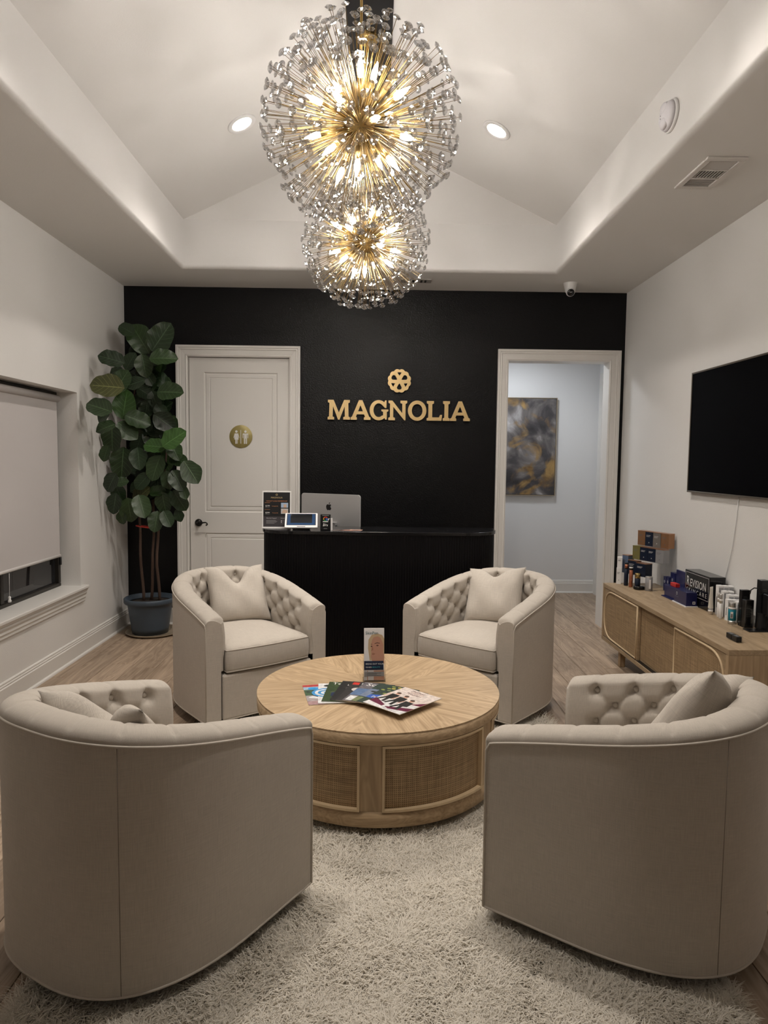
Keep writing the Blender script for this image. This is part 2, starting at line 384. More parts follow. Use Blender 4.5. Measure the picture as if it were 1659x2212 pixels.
# ---- floor with planks
def build_floor():
    y0, y1 = YF, HY1+.02; x0, x1 = XL, HX1+.02
    fl = struct(box('floor', x0, y0, -.12, x1, y1, -.012, mat('floor_joint', (.06, .042, .028), .8)))
    pw, g = .1835, .0011; cache = {}
    nrow = int(math.ceil((x1-x0)/pw))
    xs = -.02
    for r in range(nrow+1):
        a = x0 + r*pw - .06; b = min(a+pw, x1); a = max(a, x0)
        if b-a < .02: continue
        y = y0 - random.random()*1.4
        while y < y1:
            L = random.choice((1.2, 1.5, 1.8)); ya, yb_ = max(y, y0), min(y+L, y1); y += L
            if yb_-ya < .05: continue
            if xs is not None and (a > XR-.1 and yb_ < YB): continue
            w, l = round(b-a-2*g, 4), round(yb_-ya-2*g, 4)
            if (w, l) not in cache:
                c = .0016
                V = [(-w/2, -l/2, -.012), (w/2, -l/2, -.012), (w/2, l/2, -.012), (-w/2, l/2, -.012),
                     (-w/2, -l/2, -c), (w/2, -l/2, -c), (w/2, l/2, -c), (-w/2, l/2, -c),
                     (-w/2+c, -l/2+c, 0), (w/2-c, -l/2+c, 0), (w/2-c, l/2-c, 0), (-w/2+c, l/2-c, 0)]
                Fc = [(0, 1, 5, 4), (1, 2, 6, 5), (2, 3, 7, 6), (3, 0, 4, 7), (4, 5, 9, 8), (5, 6, 10, 9), (6, 7, 11, 10), (7, 4, 8, 11), (8, 9, 10, 11)]
                cache[(w, l)] = mesh_from('plank', V, Fc, FLOORW)
            link('plank', cache[(w, l)], fl, ((a+b)/2, (ya+yb_)/2, 0))
build_floor()

# ---- mouldings: profile (out, up) swept along a straight run
def moulding(name, p0, p1, out, prof, m, parent=None, up=(0, 0, 1)):
    p0, p1, out, up = Vector(p0), Vector(p1), Vector(out), Vector(up)
    V, Fc = [], []; n = len(prof)
    for p in (p0, p1):
        for o_, u_ in prof: V.append(p + out*o_ + up*u_)
    for i in range(n): j = (i+1) % n; Fc.append((i, j, n+j, n+i))
    Fc += [tuple(range(n)), tuple(range(n, 2*n))[::-1]]
    me = mesh_from(name, V, Fc, m)
    bm = bmesh.new(); bm.from_mesh(me); bmesh.ops.recalc_face_normals(bm, faces=bm.faces); bm.to_mesh(me); bm.free()
    return link(name, me, parent)
BASEP = [(0, 0), (.016, 0), (.016, .112), (.011, .118), (.013, .126), (.009, .134), (.010, .142), (.006, .148), (0, .15)]
SHOE = [(.016, 0), (.030, 0), (.028, .010), (.022, .016), (.016, .018)]
def baseboard(name, p0, p1, out):
    b = struct(moulding(name, p0, p1, out, BASEP, TRIM)); moulding('shoe_moulding', p0, p1, out, SHOE, TRIM, b)
baseboard('baseboard_left', (XL, YF, 0), (XL, YB, 0), (1, 0, 0))
baseboard('baseboard_right', (XR, YF, 0), (XR, YB, 0), (-1, 0, 0))
baseboard('baseboard_back', (XL+.03, YB, 0), (DL[0]-.099, YB, 0), (0, -1, 0))
baseboard('baseboard_hall', (HX0, HY1, 0), (HX1, HY1, 0), (0, -1, 0))

# ---- casings (mitred, stepped profile) round an opening in a y-facing wall
CAS = [(0, 0), (0, .012), (.012, .019), (.020, .012), (.030, .014), (.058, .018), (.066, .026), (.074, .024), (.080, .032), (.099, .032), (.099, 0)]
def casing(name, x0, x1, z1, y, sgn, parent, m=None):
    """profile (distance from opening, thickness); legs to the floor and a mitred head"""
    V, Fc = [], []; n = len(CAS)
    for (cx, cz, dx, dz) in ((x0, 0, -1, 0), (x0, z1, -1, 1), (x1, z1, 1, 1), (x1, 0, 1, 0)):
        for d, t in CAS: V.append((cx+dx*d, y+sgn*t, cz+dz*d))
    for s in range(3):
        for i in range(n-1): a = s*n+i; Fc.append((a, a+1, a+n+1, a+n))
    me = mesh_from(name, V, Fc, m or TRIM)
    bm = bmesh.new(); bm.from_mesh(me); bmesh.ops.recalc_face_normals(bm, faces=bm.faces); bm.to_mesh(me); bm.free()
    return link(name, me, parent)

def door_left():
    d = bpy.data.objects.new('door_1', None); COL.objects.link(d); struct(d); d['label'] = 'white two-panel door with olive restroom disc, behind the fig'
    x0, x1, z0, z1 = DL
    casing('door_casing', x0, x1, z1, YB, -1, d)
    for n_, b in (('door_stop', (x0, YB+.062, 0, x0+.012, YB+.075, z1)), ('door_stop', (x1-.012, YB+.062, 0, x1, YB+.075, z1)), ('door_stop', (x0+.012, YB+.062, z1-.012, x1-.012, YB+.075, z1))):
        box(n_, *b, TRIM, d)
    # slab: front at YB+.03, with stepped recessed panels
    yf = YB+.028; g = .004
    V, Fc = [], []
    def quad(*p): k = len(V); V.extend(p); Fc.append((k, k+1, k+2, k+3))
    X0, X1, Z0, Z1 = x0+g+.002, x1-g, .012, z1-g
    pan = [(-1.557, -.893, 1.035, 2.303), (-1.557, -.893, .22, .845)]
    xs = [X0, pan[0][0], pan[0][1], X1]; zs = [Z0, pan[1][2], pan[1][3], pan[0][2], pan[0][3], Z1]
    for i in range(3):
        for j in range(5):
            if i == 1 and j in (1, 3): continue
            quad((xs[i], yf, zs[j]), (xs[i+1], yf, zs[j]), (xs[i+1], yf, zs[j+1]), (xs[i], yf, zs[j+1]))
    quad((X0, yf, Z0), (X0, yf, Z1), (X0, yf+.035, Z1), (X0, yf+.035, Z0)); quad((X1, yf, Z0), (X1, yf+.035, Z0), (X1, yf+.035, Z1), (X1, yf, Z1))
    quad((X0, yf, Z1), (X1, yf, Z1), (X1, yf+.035, Z1), (X0, yf+.035, Z1)); quad((X0, yf+.035, Z0), (X0, yf+.035, Z1), (X1, yf+.035, Z1), (X1, yf+.035, Z0))
    link('door_slab', mesh_from('door_slab', V, Fc, TRIM), d)
    for a, b, c, e in pan:
        V, Fc = [], []
        st = [(0, 0), (.006, .009), (.012, .011), (.020, .006), (.044, .006), (.052, .011), (.056, .004), (.062, .003)]
        for o_, dp in st: V += [(a+o_, yf+dp, c+o_), (b-o_, yf+dp, c+o_), (b-o_, yf+dp, e-o_), (a+o_, yf+dp, e-o_)]
        for i in range(len(st)-1):
            for k in range(4): k2 = (k+1) % 4; Fc.append((i*4+k, i*4+k2, i*4+4+k2, i*4+4+k))
        n = len(V)-4; Fc.append((n, n+1, n+2, n+3))
        link('door_panel', mesh_from('door_panel', V, Fc, TRIM), d)
    # lever handle
    BR = mat('oil_rubbed_bronze', (.012, .010, .009), .3, metal=.6)
    h = lathe('door_handle', [(0, 0), (.034, .001), (.034, .008), (.022, .016), (.014, .02), (.011, .05), (.013, .062), (0, .066)], BR, d, 24, (-1.615, yf, .938), (PI/2, 0, 0))
    h['label'] = 'dark bronze lever handle'
    P = [(0, 0, .055), (.03, -.002, .058), (.055, .004, .057), (.075, .006, .055), (.088, -.002, .054), (.091, -.014, .053), (.084, -.02, .053), (.078, -.014, .053)]
    tube('lever', P, [.009, .008, .007, .0065, .006, .006, .0065, .007], BR, h, 8)
    return yf
YD = door_left()
def doorway_right():
    d = bpy.data.objects.new('door_2', None); COL.objects.link(d); struct(d); d['label'] = 'white cased opening to the hall, right of the desk'
    casing('door_casing', DR[0], DR[1], DR[3], YB, -1, d)
    casing('hall_side_casing', DR[0], DR[1], DR[3], YB+.14, 1, d)
doorway_right()

# ---- hall behind the doorway
struct(box('wall_hall_back', HX0-.1, HY1, 0, HX1+.12, HY1+.1, ZS, HALLP))
struct(box('wall_hall_right', HX1, YB+.14, 0, HX1+.1, HY1, ZS, HALLP))
struct(box('wall_hall_left', HX0-.1, YB+.14, 0, HX0, HY1, ZS, HALLP))
struct(box('ceiling_hall', HX0-.1, YB+.14, ZS-.25, HX1+.1, HY1+.1, ZS-.2, CEIL))
d3 = struct(bpy.data.objects.new('door_3', None)); COL.objects.link(d3); d3['label'] = 'white door casing on the right side wall of the hall'
for nm, b in (('door_casing', (HX1-.018, 7.90, 0, HX1, 8.0, 2.44)), ('door_casing', (HX1-.018, 6.98, 0, HX1, 7.08, 2.44)), ('door_casing', (HX1-.018, 6.98, 2.44, HX1, 8.0, 2.54)), ('door_slab', (HX1-.006, 7.08, 0, HX1, 7.90, 2.44))):
    box(nm, *b, TRIM, d3)
hl = thing('hall_ceiling_light', 'round flush light on the hall ceiling, out of direct view', 'ceiling light', (1.5, 7.2, ZS-.25))
lathe('rim', [(.17, 0), (.18, -.02), (.165, -.03), (.16, -.02)], WHT, hl, 32)
lathe('diffuser', [(0, -.035), (.12, -.03), (.16, -.018)], emit('hall_lamp', COOL, HALL), hl, 24)

# ---- window in the left wall
def window():
    BZ = mat('dark_bronze_frame', (.02, .017, .014), .4)
    w = struct(bpy.data.objects.new('window_1', None)); COL.objects.link(w); w['label'] = 'dark-framed window with a night view, under the roller shade'
    y0, y1, z0, z1 = WIN; xg = XL-.20
    fr = .035
    for b in ((xg, y0, z0, xg+.05, y1, z0+fr), (xg, y0, z1-fr, xg+.05, y1, z1), (xg, y0, z0+fr, xg+.05, y0+fr, z1-fr), (xg, y1-fr, z0+fr, xg+.05, y1, z1-fr), (xg+.005, 4.47, z0+fr, xg+.045, 4.51, z1-fr)):
        box('window_frame', *b, BZ, w, bev=.004, seg=1)
    gl = mat('night_glass', (.02, .02, .022), .03, spec=.6)
    for a, b in ((y0+fr, 4.47), (4.51, y1-fr)):
        box('pane', xg+.014, a, z0+fr, xg+.020, b, z1-fr, gl, w)
    box('window_latch', xg+.04, y1-.03, .70, xg+.062, y1-.005, .76, BLK, w, bev=.003)
    # stool and apron
    st = box('window_sill', XL-.20, y0-.06, .512, XL+.045, y1+.055, .537, TRIM, w, bev=.006)
    moulding('sill_apron', (XL, y0-.05, .512), (XL, y1+.045, .512), (1, 0, 0), [(0, 0), (.038, 0), (.034, -.014), (.026, -.02), (.028, -.034), (.020, -.05), (.021, -.066), (.013, -.078), (.014, -.094), (.006, -.104), (0, -.106)], TRIM, w)
    SH = mat('shade_cloth', (.56, .53, .52), .8, bmp=(900, .1, .0005))
    s = thing('roller_shade', 'grey roller shade pulled nearly down over the left window', 'window shade', (XL-.115, 0, 0))
    tube('roller', [(0, y0+.05, 1.955), (0, y1-.075, 1.955)], .026, SH, s, 16)
    box('shade_cloth', -.003, y0+.055, .785, 0, y1-.085, 1.955, SH, s)
    tube('hem_bar', [(-.001, y0+.055, .782), (-.001, y1-.085, .782)], .011, mat('hem', (.66, .63, .61), .6), s, 10)
    c = thing('blind_pull', 'small white pull knob on a cord at the window', 'pull cord', (XL-.10, 4.47, .60))
    tube('cord', [(0, 0, .02), (0, .004, .17)], .0015, WHT, c, 6)
    lathe('knob', [(0, 0), (.010, .002), (.012, .012), (.007, .022), (.009, .034), (.004, .042)], WHT, c, 12, (0, 0, -.02))
window()

# ================================================================== chandeliers
def fib(n, jit=0.0, seed=1):
    r = np.random.default_rng(seed); g = PI*(3-math.sqrt(5)); out = []
    for k in range(n):
        z = 1-2*(k+.5)/n; rr = math.sqrt(1-z*z); a = g*k
        v = Vector((rr*math.cos(a), rr*math.sin(a), z)) + Vector(r.normal(0, jit, 3)); out.append(v.normalized())
    return out
def crystal_mesh():
    n = 10; V = [(0, 0, .0075), (0, 0, -.0075)]; Fc = []
    for (r, z) in ((.0095, .0060), (.0175, 0), (.0095, -.0060)):
        for k in range(n): a = 2*PI*k/n; V.append((r*math.cos(a), r*math.sin(a), z))
    for k in range(n):
        k2 = (k+1) % n; a, b, c = 2, 2+n, 2+2*n
        Fc += [(0, a+k, a+k2), (a+k, b+k, b+k2, a+k2), (b+k, c+k, c+k2, b+k2), (c+k, 1, c+k2)]
    return mesh_from('crystal', V, Fc, CRYS)
CRYM = crystal_mesh()
BULBM = lathe_me('bulb', [(.005, 0), (.010, .008), (.0125, .022), (.011, .042), (.006, .060), (.001, .076)], emit('candle_bulb', WARM, BULB), 6)
SOCKM = lathe_me('socket', [(.004, -.06), (.004, 0), (.0125, 0), (.0125, .062), (.010, .064)], BRASS, 12)
def aim(o, d, loc):
    o.rotation_mode = 'QUATERNION'; o.rotation_quaternion = d.to_track_quat('Z', 'Y'); o.location = loc
def chandelier(y, label, seed):
    R = .40; zc = 2.857
    t = thing('chandelier', label, 'chandelier', (RX-.014, y, zc), group='starburst crystal chandeliers under the ridge')
    lathe('hub', [(0, -.062), (.03, -.055), (.052, -.03), (.056, 0), (.052, .03), (.03, .055), (.012, .062)], BRASS, t, 24)
    top = zb-.02-zc
    lathe('canopy', [(.012, top-.032), (.05, top-.028), (.065, top-.02), (.065, top)], BRASS, t, 28)
    tube('stem', [(0, 0, .05), (0, 0, top-.02)], .0055, BRASS, t, 10)
    r = np.random.default_rng(seed)
    bd = fib(16, .06, seed+5)
    for d in bd:
        s = link('socket', SOCKM, t); aim(s, d, d*.105)
        b = link('bulb', BULBM, t); aim(b, d, d*.167)
    dirs = [d for d in fib(560, .035, seed) if d.z < .992]
    V, Fc = [], []; pos = []
    for d in dirs:
        L = R*(1 - .075*abs(r.normal(0, .6))) if r.random() > .2 else R*r.uniform(.78, .93)
        bend = Vector(r.normal(0, .012, 3)); p0 = d*.05; p2 = d*L; p1 = (p0+p2)*.5 + bend*L
        v, f = tube_data([p0, p1, p2], .00105, 3); k = len(V); V += v; Fc += [tuple(i+k for i in q) for q in f]
        tilt = (d + Vector(r.normal(0, .16, 3))).normalized(); pos.append((p2, tilt))
    stuff(link('wires', mesh_from('wires', V, Fc, WIRE), t))
    cam = Vector((0, 0, CAM_H)) - Vector((RX, y, zc)); cam.normalize()
    pos.sort(key=lambda q: -q[0].dot(cam))
    for p, d in pos[:300]:
        c = link('crystal', CRYM, t); aim(c, d, p)
    V, Fc = [], []
    for p, d in pos[300:]:
        q = d.to_track_quat('Z', 'Y'); k = len(V)
        V += [q @ v.co + p for v in CRYM.vertices]; Fc += [tuple(i+k for i in f.vertices) for f in CRYM.polygons]
    stuff(link('rear_crystals', mesh_from('rear_crystals', V, Fc, CRYS), t))
chandelier(2.88, 'starburst crystal and brass chandelier nearest the camera, the larger looking of two', 3)
chandelier(4.38, 'starburst crystal and brass chandelier hanging farther back, just before the black wall', 8)

# ---- recessed lights in the vault slopes
def can_light(p, side, label):
    n = Vector((-side*.717, 0, -1.4975)).normalized()
    t = thing('recessed_light', label, 'ceiling light', p, group='recessed lights in the vaulted ceiling')
    t.rotation_mode = 'QUATERNION'; t.rotation_quaternion = n.to_track_quat('Z', 'Y')
    lathe('trim_ring', [(.068, .0025), (.072, .006), (.094, .007), (.099, .003), (.099, -.003)], WHT, t, 36)
    lathe('lens', [(.069, .003), (.03, .0035), (.0005, .004)], emit('can_lens', CANW, LENS), t, 28)
    ld = bpy.data.lights.new('downlight_beam', 'SPOT'); ld.energy = CAN; ld.color = CANW; ld.spot_size = math.radians(118); ld.spot_blend = 1.0; ld.shadow_soft_size = .05
    lo = bpy.data.objects.new('downlight_beam', ld); COL.objects.link(lo); lo.location = (p[0]-side*.014, p[1], p[2]-.028)
SL = .717/1.4975
for x, y, s, l in ((-.909, 4.794, -1, 'recessed downlight in the left ceiling slope'), (.791, 4.824, 1, 'recessed downlight in the right ceiling slope')):
    z = RZ - abs(x-RX)*SL
    can_light((x, y, z-.002), s, l)
for x, y, s, l in ((-.909, 2.6, -1, 'recessed downlight added out of view in the left ceiling slope to brighten chairs and rug'), (.791, 2.6, 1, 'recessed downlight added out of view in the right ceiling slope to brighten chairs and rug')):  # unseen nearer pair, added to brighten the chairs and rug
    can_light((x, y, RZ-abs(x-RX)*SL-.002), s, l)

# ================================================================== swivel tub chairs
CA, CYF, CS0, CB, CN = .389, .382, .125, .381, 2.605
CZB, CZF, CZK, CPW = .059, .604, .769, .878
CT = .118                                     # wall thickness
def chair_outline(n=150):
    P = []
    for k in range(n*4):
        t = PI*k/(n*4-1); c, s = math.cos(t), math.sin(t)
        P.append((CA*math.copysign(abs(c)**(2/CN), c), CS0-(CS0+CB)*abs(s)**(2/CN)))
    P = [(CA, CYF)] + P + [(-CA, CYF)]
    P = np.array(P); d = np.r_[0, np.cumsum(np.hypot(*np.diff(P, axis=0).T))]
    s = np.linspace(0, d[-1], n); X = np.interp(s, d, P[:, 0]); Y = np.interp(s, d, P[:, 1])
    return np.stack([X, Y], 1), s
def zpip(y): return CZF + (CZK-CZF)*min(1, max(0, (CYF-y)/(CYF+CB)))**CPW
def make_chair():
    t = thing('tub_chair', '-', 'chair', group='oatmeal linen tub chairs around the round table')
    n = 300; P, s = chair_outline(n); L = s[-1]
    T = np.gradient(P, axis=0); T /= np.hypot(T[:, 0], T[:, 1])[:, None]
    inw = np.stack([-T[:, 1], T[:, 0]], 1)
    # orient inward
    if (inw[n//2] @ np.array([0, 1])) < 0: inw = -inw
    # smooth inward normals: blend for the curved back
    # buttons lattice on inner wall (arc length u, drop w below the roll)
    NB = 12; du = (L-.24)/NB
    buttons = []
    for row, w in enumerate((.028, .088, .148, .208)):
        off = 0 if row % 2 == 0 else .5
        for k in range(NB+1):
            u = .12 + (k+off)*du
            if u < L-.10: buttons.append((u, w))
    B = np.array(buttons)
    segs = []
    for i, (u, w) in enumerate(buttons):
        for j, (u2, w2) in enumerate(buttons):
            if w2 > w and abs(w2-w) < .07 and abs(u2-u) < du*.6: segs.append((u, w, u2, w2))
        if w < .04: segs.append((u, w, u, -.16))
    segs = np.array(segs)
    def dent(u, w):
        d2 = ((B-[u, w])**2).sum(1); q = math.sqrt(d2.min())
        a = segs[:, :2]; b = segs[:, 2:]; ab = b-a; tt = np.clip((([u, w]-a)*ab).sum(1)/(ab**2).sum(1), 0, 1)
        ds = math.sqrt((((a+ab*tt[:, None])-[u, w])**2).sum(1).min())
        return .030*math.exp(-(q/.022)**2) + .009*math.exp(-(ds/.009)**2)
    V, UV, Fc = [], [], []
    ROUT, RROLL, RIN = 5, 18, 34
    M = ROUT+RROLL+RIN
    zin_bot = .34
    for i in range(n):
        (x, y), (nx, ny) = P[i], inw[i]; zp = zpip(y); u = s[i]
        e = min(u, L-u); fr = .026
        shr = 0 if e > fr else fr*(1-math.sqrt(max(0, 1-((fr-e)/fr)**2)))        # rounding at the front end
        prof = []
        for k in range(ROUT): prof.append((0, CZB+(zp-CZB)*k/ROUT, None))
        for k in range(RROLL):
            a = PI*k/(RROLL-1)*.86
            o_ = CT*.5*(1-math.cos(a)); z = zp + .040*math.sin(a)**.8 if a < PI*.5 else zp-.0 + .040*math.sin(a)
            w = (k/(RROLL-1)-1)*.14
            dd = dent(u, w) if k > 4 else dent(u, w)*.5
            prof.append((o_, z-dd*(1-k/RROLL)*.9, w, dd*k/RROLL))
        z0 = prof[-1][1]; o0 = CT*.5*(1-math.cos(PI*.86))
        for k in range(1, RIN+1):
            f = k/RIN; w = f*(z0-zin_bot); z = z0-w
            puff = .012*math.sin(min(1, f*1.3)*PI)
            prof.append((o0+puff, z, w, dent(u, w)))
        ul = 0
        for k, q in enumerate(prof):
            o_, z = q[0], q[1]; dd = q[3] if len(q) > 3 else 0
            o_ = o_-dd
            if shr and k >= ROUT:
                wt = min(1, (k-ROUT)/(RROLL*.7)); o_ -= shr*.9*wt; z -= shr*.5*wt if k < ROUT+RROLL else 0
            elif shr: o_ += shr*.0
            V.append((x+nx*o_, y+ny*o_, z)); UV.append((u, z if k < ROUT else zp+.02*(k-ROUT)))
    for i in range(n-1):
        for k in range(M-1): a = i*M+k; Fc.append((a, a+1, a+M+1, a+M))
    sm = [True]*len(Fc)
    link('upholstered_shell', mesh_from('upholstered_shell', V, Fc, LINEN, smooth=sm, uv=UV), t)
    # arm fronts close the two ends
    for i, sg in ((0, 1), (n-1, -1)):
        ring = [Vector(V[i*M+k]) for k in range(M)] + [Vector((V[i*M+M-1][0], V[i*M+M-1][1], CZB))]
        c = sum(ring, Vector())/len(ring); ring2 = [c+(v-c)*.975+Vector((0, .004, 0)) for v in ring]
        m_ = len(ring); VV = ring+ring2; FF = [(k, (k+1) % m_, m_+(k+1) % m_, m_+k) for k in range(m_)] + [tuple(range(m_, 2*m_))]
        if sg > 0: FF = [f[::-1] for f in FF]
        link('arm_front', mesh_from('arm_front', VV, FF, LINEN, smooth=[True]*m_+[False], uv=[(v.x, v.z) for v in VV]), t)
    # piping: top edge, front edges, bottom edge
    top = [(x-nx*.001, y-ny*.001, zpip(y)) for (x, y), (nx, ny) in zip(P, inw)]
    PIPE = mat('linen_piping', (.48, .432, .375), .9)
    tube('piping', [(CA, CYF, CZB)]+[(CA, CYF+.001, CZF-.02)]+top[1:-1:2]+[(-CA, CYF+.001, CZF-.02), (-CA, CYF, CZB)], .0042, PIPE, t, 6)
    bot = [(x, y, CZB) for x, y in P[::3]]; tube('piping', bot+[(-CA, CYF, CZB)], .0042, PIPE, t, 6, closed=True)
    # outer seams
    SEAM = mat('linen_seam', (.20, .17, .14), .95)
    for sg in (1, -1):
        k = min(range(n), key=lambda i: abs(P[i][0]-sg*.262)+(10 if P[i][1] > -.1 else 0))
        x, y = P[k]; tube('seam', [(x, y, CZB), (x, y, zpip(y))], .0011, SEAM, t, 5)
    # front rail, underside, base
    r = box('front_rail', -CA+CT-.02, CYF-.10, CZB, CA-CT+.02, CYF+.004, .315, LINEN, t, bev=.012, seg=3)
    l = r.data.uv_layers.new(name='uv')
    for lp in r.data.loops: v = r.data.vertices[lp.vertex_index].co; l.data[lp.index].uv = (v.x, v.z)
    Vb = [(x, y, CZB) for x, y in P[::3]]; link('underside', mesh_from('underside', Vb, [tuple(range(len(Vb)))], DARKB), t)
    lathe('swivel_base', [(.285, 0), (.29, .004), (.29, CZB+.002)], mat('base_wrap', (.13, .11, .09), .9), t, 48, (0, -.01, 0))
    # buttons
    bm_ = lathe_me('button', [(.0115, 0), (.011, .004), (.007, .008), (0, .0095)], mat('linen_button', (.47, .425, .37), .9), 14)
    for (u, w) in buttons:
        i = int(round(u/L*(n-1))); i = min(max(i, 0), n-1)
        (x, y), (nx, ny) = P[i], inw[i]; z0 = zpip(y)+.040*math.sin(PI*.86); o0 = CT*.5*(1-math.cos(PI*.86))
        f = w/(z0-zin_bot)
        if f > 1: continue
        o_ = o0+.012*math.sin(min(1, f*1.3)*PI)-.032
        b = link('button', bm_, t); aim(b, Vector((nx, ny, .12)).normalized(), (x+nx*o_, y+ny*o_, z0-w))
    # seat cushion
    ins = CT+.004; C = Vector((0, .06)); loop = []
    for (x, y), (nx, ny) in list(zip(P, inw))[::4]: loop.append((x+nx*ins, min(y+ny*ins, CYF-.002)))
    loop[0] = (CA-ins, CYF+.006); loop[-1] = (-CA+ins, CYF+.006)
    nf = 14
    for k in range(1, nf): f = k/nf; loop.append((-(CA-ins)*(1-2*f), CYF+.006+.014*math.sin(f*PI)))
    m_ = len(loop); rows = [(.2, .318, 0), (.9, .318, 0), (.985, .325, 0), (1.0, .345, 0), (1.006, .39, 0), (1.0, .435, 0), (.99, .452, 0), (.97, .462, 0), (.90, .474, 0), (.75, .486, 0), (.5, .495, 0), (.25, .499, 0)]
    V, UV, Fc = [], [], []
    for k, z, _ in rows:
        for x, y in loop: V.append((C.x+(x-C.x)*k, C.y+(y-C.y)*k, z)); UV.append((V[-1][0], V[-1][1]+(z*1.0 if z < .46 else .46)))
    for i in range(len(rows)-1):
        for k in range(m_): k2 = (k+1) % m_; Fc.append((i*m_+k, i*m_+k2, (i+1)*m_+k2, (i+1)*m_+k))
    V.append((C.x, C.y, .50)); UV.append((0, 0)); c0 = len(V)-1; b = (len(rows)-1)*m_
    for k in range(m_): Fc.append((b+k, b+(k+1) % m_, c0))
    Fc.append(tuple(range(m_))[::-1])
    cu = link('seat_cushion', mesh_from('seat_cushion', V, Fc, LINEN, smooth=True, uv=UV), t)
    for z, kk in ((.450, .992), (.330, .990)):
        tube('piping', [(C.x+(x-C.x)*kk, C.y+(y-C.y)*kk, z) for x, y in loop], .0032, PIPE, cu, 6, closed=True)
    return t
chair0 = make_chair()
CHAIRS = [(-.737, 2.173, .552, 'linen tub chair in the left foreground, its curved back to the viewer'),
          (.907, 2.252, -.924, 'linen tub chair in the right foreground, its side and back to the viewer'),
          (-.84, 4.252, 2.474, 'linen tub chair beyond the table, in front of the restroom door'),
          (.73, 4.286, 3.862, 'linen tub chair beyond the table, beside the open doorway')]
chair_objs = []
for i, (x, y, a, l) in enumerate(CHAIRS):
    o = chair0 if i == 0 else copy_tree(chair0)
    o.location = (x, y, .012 if i < 4 else 0); o.rotation_euler = (0, 0, -a); o['label'] = l; chair_objs.append(o)

# ---- throw pillows
def pillow_mesh(seed, chop=.09, size=.39, thick=.08):
    r = np.random.default_rng(seed); n = 30; V, UV, Fc = [], [], []; h = size/2
    ph = r.uniform(0, 6, 6)
    for side in (1, -1):
        for i in range(n+1):
            for j in range(n+1):
                u, v = -1+2*i/n, -1+2*j/n
                pin = 1-.065*(1-u*u)*abs(v)**3 ; pin2 = 1-.065*(1-v*v)*abs(u)**3
                x, z = h*u*pin2, h*v*pin
                th = thick*max(0, (1-abs(u)**2.6))**.55*max(0, (1-abs(v)**2.6))**.55
                dip = chop*math.exp(-(u/.33)**2)*max(0, (v+.25)/1.25)**1.4
                z -= dip; th *= 1-.35*(dip/max(chop, 1e-6))
                wr = .004*math.sin(7*u+3*v+ph[0])+.003*math.sin(5*v-6*u+ph[1])
                y = side*(th + (wr if th > .01 else 0))
                V.append((x, y, z+h)); UV.append((x, z+side))
        o = 0 if side == 1 else (n+1)**2
        for i in range(n):
            for j in range(n):
                a = o+i*(n+1)+j; q = (a, a+1, a+n+2, a+n+1); Fc.append(q if side == 1 else q[::-1])
    me = mesh_from('pillow', V, Fc, LINENP, smooth=True, uv=UV)
    bm = bmesh.new(); bm.from_mesh(me); bmesh.ops.remove_doubles(bm, verts=bm.verts, dist=.0015); bm.to_mesh(me); bm.free()
    return me
def pillow(ch, seed, chop, lx, ly, rz, lean, roll, label, lz=.480):
    t = tag(link('throw_pillow', pillow_mesh(seed, chop)), label, 'pillow', 'linen throw pillows in the tub chairs')
    x, y, a, _ = CHAIRS[ch]
    m = Matrix.Translation((x, y, .012)) @ Matrix.Rotation(-a, 4, 'Z') @ Matrix.Translation((lx, ly, lz)) @ Matrix.Rotation(rz, 4, 'Z') @ Matrix.Rotation(lean, 4, 'X') @ Matrix.Rotation(roll, 4, 'Y')
    t.matrix_world = m; return t
pillow(0, 1, .12, .03, -.05, .15, .50, .0, 'throw pillow with a deep dented top in the left foreground chair')
pillow(1, 2, .04, .03, -.05, -.30, .50, .30, 'throw pillow with one pointed corner standing up in the right foreground chair', lz=.515)
pillow(2, 3, .12, -.065, -.07, -.2, .54, .0, 'throw pillow with a karate-chop crease in the far chair before the restroom door')
pillow(3, 4, .06, .035, -.07, .15, .54, .12, 'throw pillow leaning to one side in the far chair beside the doorway')

